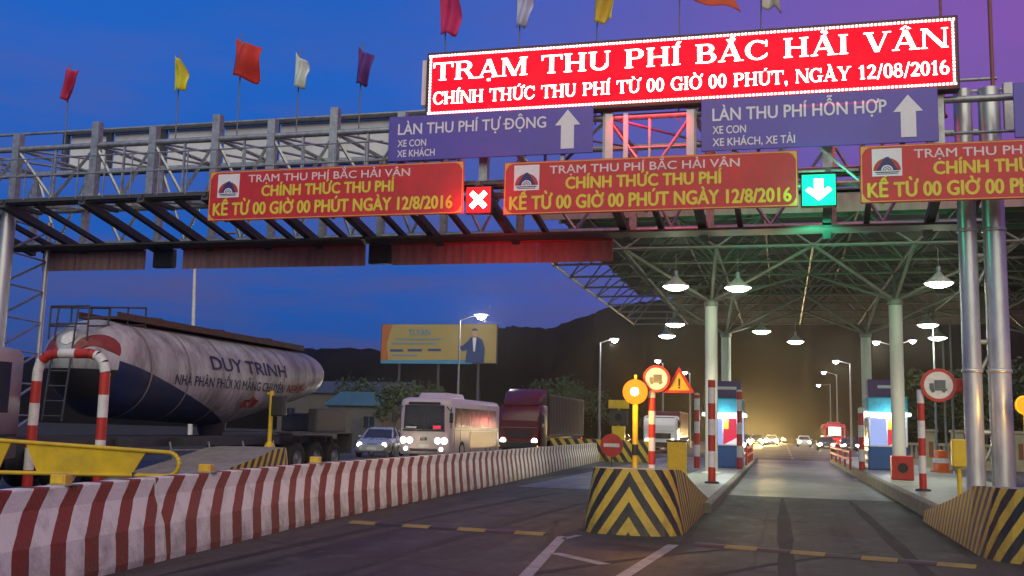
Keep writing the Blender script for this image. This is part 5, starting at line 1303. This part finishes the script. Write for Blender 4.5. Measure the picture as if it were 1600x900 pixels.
for s in (-.45, .45): mb.box((s, 5.8, 1.05), (.14, 15.6, .26))
for y in (1.8, 4.0, 8.9, 10.4, 12.2, 14.3 - 1.6): mb.box((0, y, 1.05), (1.9, .12, .2))
for s in (-1.1, 1.1): mb.box((s, 11.1, 1.28), (.5, 4.4, .05)); mb.box((s, 13.35, .95), (.55, .04, .7))
mb.box((0, 13.45, .95), (2.3, .1, .25)); mb.build('chassis', STEEL_DK, t)
mb = MB(); mb.bb((.98, 12.2, 1.66), (.34, 2.3, .75), .05); mb.bb((0, 12.9, 1.6), (1.6, 1.0, .6), .05); mb.build('tool_box', STEEL_DK, t)
mb = MB(); mb.bar((1.16, 3.0, .85), (1.16, 8.6, .80), .03, 6); mb.bar((1.16, 3.0, .55), (1.16, 8.6, .5), .03, 6)
for k in range(4): mb.bar((1.16, 3.2 + k * 1.75, .5), (1.0, 3.2 + k * 1.75, 1.05), .025, 5)
mb.build('side_guard', GALV, t)
mb = MB()
for q in range(3): mb.lathe((-.2 + .2 * q, 7.1, .95), [(.12, -.2), (.12, .2)], 10, 0, 'Z')
mb.lathe((0, 6.7, 1.45), [(.45, .15), (.3, -.3), (.14, -.45)], 14); mb.build('outlet_hopper', STEEL_DK, t)
for y in (9.7, 11.05, 12.4):
    for s in (-1, 1): wheel(t, s * .98, y, .50, .46)
CABW = mat('cab white paint', (.34, .33, .33), .4, 0, .06, 2, (.26, .24, .22), .45)
mb = MB(); cab = []
def cr_(w, a, b, c=.12): return [(-w, a), (-w, b - c), (-w + c, b), (w - c, b), (w, b - c), (w, a)]
loft(mb, [(-5.05, cr_(1.05, .5, 2.0)), (-4.95, cr_(1.18, .45, 2.4)), (-4.6, cr_(1.22, .45, 2.9)), (-2.9, cr_(1.22, .75, 2.9)), (-2.25, cr_(1.22, .8, 2.86)), (-2.18, cr_(1.12, .9, 2.75))]); mb.build('cab', CABW, t)
mb = MB(); mb.box((1.226, -2.75, 2.12), (.016, .36, .95)); mb.build('cab_window', GLASS_D, t); mb = MB(); mb.box((1.226, -3.9, 2.05), (.016, .95, .8)); mb.build('cab_window', GLASS_D, t); mb = MB(); mb.add([(-1.0, -5.03, 1.7), (1.0, -5.03, 1.7), (1.05, -4.76, 2.68), (-1.05, -4.76, 2.68)], [(0, 1, 2, 3)]); mb.build('windscreen', GLASS_D, t)
mb = MB(); mb.box((1.228, -3.3, 1.22), (.016, 2.0, .05)); mb.bb((0, -5.1, .62), (2.3, .2, .4), .05); mb.build('cab_trim', BLK_P, t)
for y in (-3.9, -.6, .7):
    for s in (-1, 1): wheel(t, s * .98, y, .50, .32 if y < 0 else .46)

# other traffic -----------------------------------------------------
p = atZ(575, 716); 
car('silver saloon car between the tanker and the white coach', (p.x - .6, 48.5, 0), R(10), SILV, True, None, E_HEAD2)
car('dark car mostly hidden between the silver car and the coach', (-17.9, 56, 0), 0, DKC, True, None, E_HEAD)
TRK_R = mat('red lorry paint', (.095, .010, .016), .35, 0, .1, 2); TRAIL = mat('dark trailer side', (.022, .019, .019), .6, 0, .2, 1, (.05, .04, .04), .5)
def lorry(label, loc, rz, cabm, boxm, blen=10.0, bh=3.7, deflector=True, lit=True, power=0, cabh=2.9):
    t = thing('lorry', label, 'lorry', loc, rz)
    mb = MB(); loft(mb, [(0, cr_(1.1, .45, 2.0)), (.08, cr_(1.2, .42, 2.3)), (.4, cr_(1.23, .42, cabh)), (1.9, cr_(1.23, .6, cabh + .05)), (2.0, cr_(1.18, .7, cabh - .1))]); cb = mb.build('cab', cabm, t)
    mb = MB(); mb.add([(-1.05, -.005, 1.6), (1.05, -.005, 1.6), (1.05, .30, 2.62), (-1.05, .30, 2.62)], [(0, 1, 2, 3)]); mb.build('windscreen', GLASS_D, t)
    for s in (-1, 1):
        mb = MB(); mb.box((s * 1.236, .95, 2.05), (.014, .8, .75)); mb.build('cab_window', GLASS_D, t)
        mb = MB(); mb.lathe((s * .92, .0, .85), [(.16, .04), (.16, -.03), (.1, -.06), (0, -.07)], 14, 0, 'Y'); mb.build('headlight', E_HEAD if lit else GLASS_D, t)
        mb = MB(); mb.bar((s * 1.2, .1, 2.5), (s * 1.42, -.12, 2.4), .025, 5); mb.bb((s * 1.42, -.12, 2.1), (.2, .1, .5), .03); mb.build('mirror', BLK_P, t)
        mb = MB(); mb.bb((s * 1.0, .02, .55), (.25, .06, .1), .02); mb.build('marker_lamp', E_AMB, t)
        for y in (1.1, 4.6, blen - 1.2, blen + .2): wheel(t, s * .98, y, .5, .34)
    mb = MB(); mb.bb((0, -.03, .62), (2.2, .1, .35), .04); mb.box((0, -.01, 1.25), (1.6, .05, .4)); mb.build('grille', BLK_P, t)
    if deflector:
        mb = MB(); loft(mb, [(.35, cr_(1.0, cabh, cabh + .15, .05)), (1.1, cr_(1.12, cabh, cabh + .75, .1)), (1.9, cr_(1.15, cabh, cabh + .95, .1))]); mb.build('wind_deflector', cabm, t)
    mb = MB(); mb.bb((0, 2.4 + blen / 2, 1.15 + (bh - 1.15) / 2), (2.46, blen, bh - 1.15), .04)
    k = int(blen / .45)
    for q in range(k): 
        for s in (-1, 1): mb.box((s * 1.24, 2.55 + q * .45, 1.15 + (bh - 1.15) / 2), (.03, .1, bh - 1.35))
    mb.build('cargo_box', boxm, t)
    mb = MB(); mb.box((0, 2 + blen / 2, .95), (1.0, blen, .28)); mb.build('chassis', STEEL_DK, t)
    if power: light('headlight_beam', 'SPOT', (0, -.5, .85), power, (1.0, .88, .65), t, .3, R(80), (0, -1, -.06), .8)
    return t
lorry('red lorry with a pale roof edge and dark trailer, behind the coach', (-14.45, 57.0, 0), 0, TRK_R, TRAIL, 11, 3.6, True, True, 12)
p = atY(1031, 655, 76); lorry('white cab lorry with a red cargo box, beyond the amber beacon', (p.x, 76, 0), 0, WHC, TRK_R, 7, 3.1, False, True, 0, 2.7)
def far_car(label, px, py, Y, paint, hm):
    q = atY(px, py, Y); c = car(label, (q.x, Y, 0), 0, paint, True, 'oncoming cars beyond the plaza', hm, .24 if hm is E_FAR else .14)
    if hm is E_FAR: light('headlight_beam', 'SPOT', (0, -2.6, .65), 1100, (1.0, .70, .30), c, .2, R(70), (0, -1, -.05), .8)
    return c
E_FAR = emit('far headlight', (1.0, .70, .26), 1100.0)
E_FARW = emit('far white headlight', (1.0, .92, .78), 420.0)
far_car('oncoming car at the left end of the far blaze of headlights', 1163, 668, 120, DKC, E_FAR)
far_car('oncoming car in the middle of the far blaze of headlights', 1182, 668, 135, DKC, E_FAR)
far_car('oncoming car at the right end of the far blaze of headlights', 1205, 668, 150, SILV, E_FAR)
far_car('oncoming car with yellow lights in the inner file of the far blaze', 1176, 668, 165, DKC, E_FAR)
far_car('oncoming car with yellow lights in the outer file of the far blaze', 1218, 668, 185, DKC, E_FAR)
far_car('oncoming car with yellow lights close behind the leading queue car', 1141, 670, 102, SILV, E_FAR)
far_car('oncoming car leading the queue just right of the left booth', 1150, 672, 92, DKC, E_FAR)
far_car('pale car in the middle distance of the right hand lane', 1256, 668, 140, WHC, E_FARW)
far_car('car with white headlights left of the red fronted bus', 1290, 675, 112, DKC, E_FARW)
far_car('car with white headlights right of the red fronted bus', 1327, 675, 108, DKC, E_FARW)
far_car('queueing car with dim headlights right of the red lorry', 890, 675, 98, DKC, E_HEAD2)
far_car('queueing car with dim headlights behind the island sign', 968, 676, 104, DKC, E_HEAD2)
far_car('queueing car with dim headlights left of the left booth', 1062, 672, 118, DKC, E_HEAD2)
q = atY(1304, 660, 122)
REDB = mat('red bus paint', (.45, .02, .03), .35, 0, .05, 2)
cb = coach('red fronted bus with bright windscreen far along the right hand road', (q.x, 122, 0), 0, REDB, True)
mb = MB(); mb.box((0, -.06, 2.05), (1.3, .02, .9)); mb.build('lit_display', emit('lit bus display', (1.0, .85, .8), 5.0), cb)
light('display_glow', 'POINT', (0, -1.2, 2.2), 260, (1, .1, .1), cb, .4)

# ================================================================== FAR SIDE: houses, trees, fence
TEAL_R = mat('teal sheet roof', (.05, .12, .13), .5, 0, .15, 1, (.04, .05, .05), .4, 0, (4, .3, 1)); HW = mat('house plaster', (.10, .09, .08), .8, 0, .15, 1.5, (.12, .11, .10), .5)
def house(label, px0, px1, Y, eave_py, ridge_py, roofm, depth=8):
    a = atY(px0, eave_py, Y); b = atY(px1, eave_py, Y); rz_ = atY((px0 + px1) / 2, ridge_py, Y + depth / 2).z; w = b.x - a.x; he = a.z
    t = thing('roadside_house', label, 'house', ((a.x + b.x) / 2, Y + depth / 2, 0), 0)
    mb = MB(); mb.box((0, 0, he / 2), (w - .6, depth - .6, he)); mb.build('wall', HW, t)
    mb = MB(); h = w / 2; d = depth / 2
    mb.add([(-h, -d, he), (h, -d, he), (h, 0, rz_), (-h, 0, rz_), (-h, d, he), (h, d, he)], [(0, 1, 2, 3), (3, 2, 5, 4), (0, 3, 4), (1, 5, 2)]); o = mb.build('roof', roofm, t); so_ = o.modifiers.new('t', 'SOLIDIFY'); so_.thickness = .1
    k = max(2, int(w / 3.2))
    for i in range(k):
        x = -w / 2 + w * (i + .5) / k; mb = MB(); mb.box((x, -d + .28, he * .52), (1.1, .08, 1.1)); wv = mb.build('window', GLASS_D, t); mb = MB()
        for dx_ in (-.58, 0, .58): mb.box((x + dx_, -d + .25, he * .52), (.07, .1, 1.24))
        for dz in (-.58, .58): mb.box((x, -d + .245, he * .52 + dz), (1.24, .1, .07))
        mb.build('frame', STEEL_DK, wv)
    mb = MB(); mb.box((w * .05, -d + .27, 1.05), (1.0, .08, 2.1)); mb.build('door', STEEL_DK, t)
house('low roadside house with a teal sheet roof, between the tanker and the billboard', 505, 600, 92, 632, 612, TEAL_R)
house('long dark roofed shed behind the tanker tail', 430, 625, 112, 612, 596, mat('dark sheet roof', (.055, .06, .07), .6, 0, .2, 1), 10)
LEAF = mat('night foliage', (.045, .075, .028), .8, 0, .45, 1.2); LEAF_LIT = mat('foliage with painted lamp light', (.085, .105, .030), .8, 0, .4, 1.2); BARK = mat('bark', (.09, .07, .05), .9, 0, .3, 8, None, 0, .4, (1, 1, .2))  # lamp light put into the lighter leaf colour, night shade into the darker
def tree(label, loc, h, w, leafm, seed, n=1500, leaf=.22):
    rnd = random.Random(seed); t = thing('roadside_tree', label, 'tree', loc)
    mb = MB(); hb = h * .42; mb.bar((0, 0, 0), (.1, .05, hb), .05 * h * .4, 8, 0, .03 * h * .4)
    cl_ = []
    for k in range(9):
        a = k * 2.4 + rnd.uniform(-.4, .4); rr_ = w * .5 * rnd.uniform(.3, .85); z = h * rnd.uniform(.48, .92); rr_ *= 1.15 - .75 * abs(z / h - .62)
        e = Vector((rr_ * math.cos(a), rr_ * math.sin(a), z)); mb.bar((.1, .05, hb * rnd.uniform(.75, 1)), e, .05, 5, 0, .015); cl_.append((e, w * rnd.uniform(.14, .26)))
    mb.build('trunk', BARK, t); mb = MB()
    for k in range(n):
        e, r_ = rnd.choice(cl_); d = Vector((rnd.gauss(0, 1), rnd.gauss(0, 1), rnd.gauss(0, .75))); d = d.normalized() * r_ * rnd.uniform(.35, 1.15) ** .6; p = e + d
        a = Vector((rnd.gauss(0, 1), rnd.gauss(0, 1), rnd.gauss(0, .6))).normalized() * leaf * rnd.uniform(.6, 1.3); b = a.cross(Vector((rnd.gauss(0, 1), rnd.gauss(0, 1), rnd.gauss(0, 1)))).normalized() * leaf * .45
        mb.add([p - a, p + b, p + a, p - b], [(0, 1, 2, 3)])
    mb.build('crown', leafm, t, False, False); return t
for px, py, Y, h, w, lm, sd_, lab in ((1478, 690, 64, 5.2, 6.0, LEAF_LIT, 1, 'rounded tree coloured lamplit yellow green behind the cream balustrade'), (1440, 690, 70, 3.6, 4.5, LEAF_LIT, 2, 'low tree left of the rounded tree behind the balustrade'),
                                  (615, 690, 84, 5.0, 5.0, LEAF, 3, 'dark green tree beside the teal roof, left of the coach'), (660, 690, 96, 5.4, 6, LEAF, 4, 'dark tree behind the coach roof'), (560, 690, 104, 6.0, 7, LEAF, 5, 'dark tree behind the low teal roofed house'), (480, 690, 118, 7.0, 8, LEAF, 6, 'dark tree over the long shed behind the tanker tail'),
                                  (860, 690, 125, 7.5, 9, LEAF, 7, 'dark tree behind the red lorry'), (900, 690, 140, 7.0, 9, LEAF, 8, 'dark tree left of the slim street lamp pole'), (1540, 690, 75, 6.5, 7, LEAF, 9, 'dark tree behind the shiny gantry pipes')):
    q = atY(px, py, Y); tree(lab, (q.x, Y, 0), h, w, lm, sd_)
CREAM = mat('cream masonry', (.48, .42, .29), .7, 0, .1, 2, (.25, .21, .15), .45)
t = thing('balustrade_wall', 'cream balustrade wall with square pillars behind the round truck sign', 'wall', (9.0, 57, 0))
mb = MB(); mb.box((0, 0, .25), (9.6, .35, .5)); mb.box((0, 0, 1.25), (9.6, .32, .14)); mb.build('coping', CREAM, t)
mb = MB()
for k in range(44): mb.lathe((-4.7 + k * .22, 0, .5), [(.05, 0), (.085, .2), (.05, .42), (.07, .68)], 6)
mb.build('balusters', CREAM, t)
for x in (-1.6, -.3, 2.6): 
    mb = MB(); mb.bb((x, -.02, .95), (.55, .55, 1.9), .03); mb.bb((x, -.02, 1.95), (.72, .72, .14), .03); pl_ = mb.build('pillar', CREAM, t); mb = MB(); mb.box((x, -.30, 1.0), (.22, .012, .8)); mb.build('inset_panel', mat('terracotta inset', (.30, .10, .05), .6), pl_)
# repeats of one kind share a group
GROUPS = {'speed_hump': 'rubber strips across the lanes', 'crash_nose': 'striped crash noses at the island tips', 'concrete_barrier': 'lengths of the red and white barrier', 'fascia_panel': 'fascia panels under the gantry',
          'signal_box': 'signal boxes seen from behind', 'lane_signal': 'lit lane signals between the banners', 'reflector_block': 'reflector blocks on the barrier', 'toll_booth': 'toll booths on the islands', 'slender_pole': 'slender poles behind the round sign',
          'guard_rail': 'red guard rails beside the lane', 'roadside_tree': 'trees along the roadside', 'amber_beacon': 'amber beacons on yellow posts', 'striped_post': 'banded posts carrying signs', 'sign_post': 'pale posts between the blue boards',
          'roadside_house': 'houses behind the oncoming lanes', 'mast': 'rusty poles over the gantry end', 'car': 'cars waiting in the oncoming lanes', 'lorry': 'lorries in the oncoming lanes', 'coach': 'buses facing the camera', 'street_lamp': 'street lamps'}
for o in list(COL.objects):
    k = o.name.split('.')[0]
    if o.parent is None and k in GROUPS and 'group' not in o: o['group'] = GROUPS[k]
HAZE = .0005
# ================================================================== HUMID EVENING AIR
mb = MB(); mb.box((0, 220, 30), (1300, 900, 64))
hz = mb.build('haze', [])
hm = bpy.data.materials.new('humid air'); hm.use_nodes = True; nt = hm.node_tree
for n_ in list(nt.nodes):
    if n_.type == 'BSDF_PRINCIPLED': nt.nodes.remove(n_)
pv = nt.nodes.new('ShaderNodeVolumePrincipled'); pv.inputs['Color'].default_value = (.95, .86, .72, 1); pv.inputs['Density'].default_value = HAZE; pv.inputs['Anisotropy'].default_value = .92
nt.links.new(pv.outputs[0], nt.nodes['Material Output'].inputs['Volume'])
hz.data.materials.append(hm); tag(hz, kind='stuff')
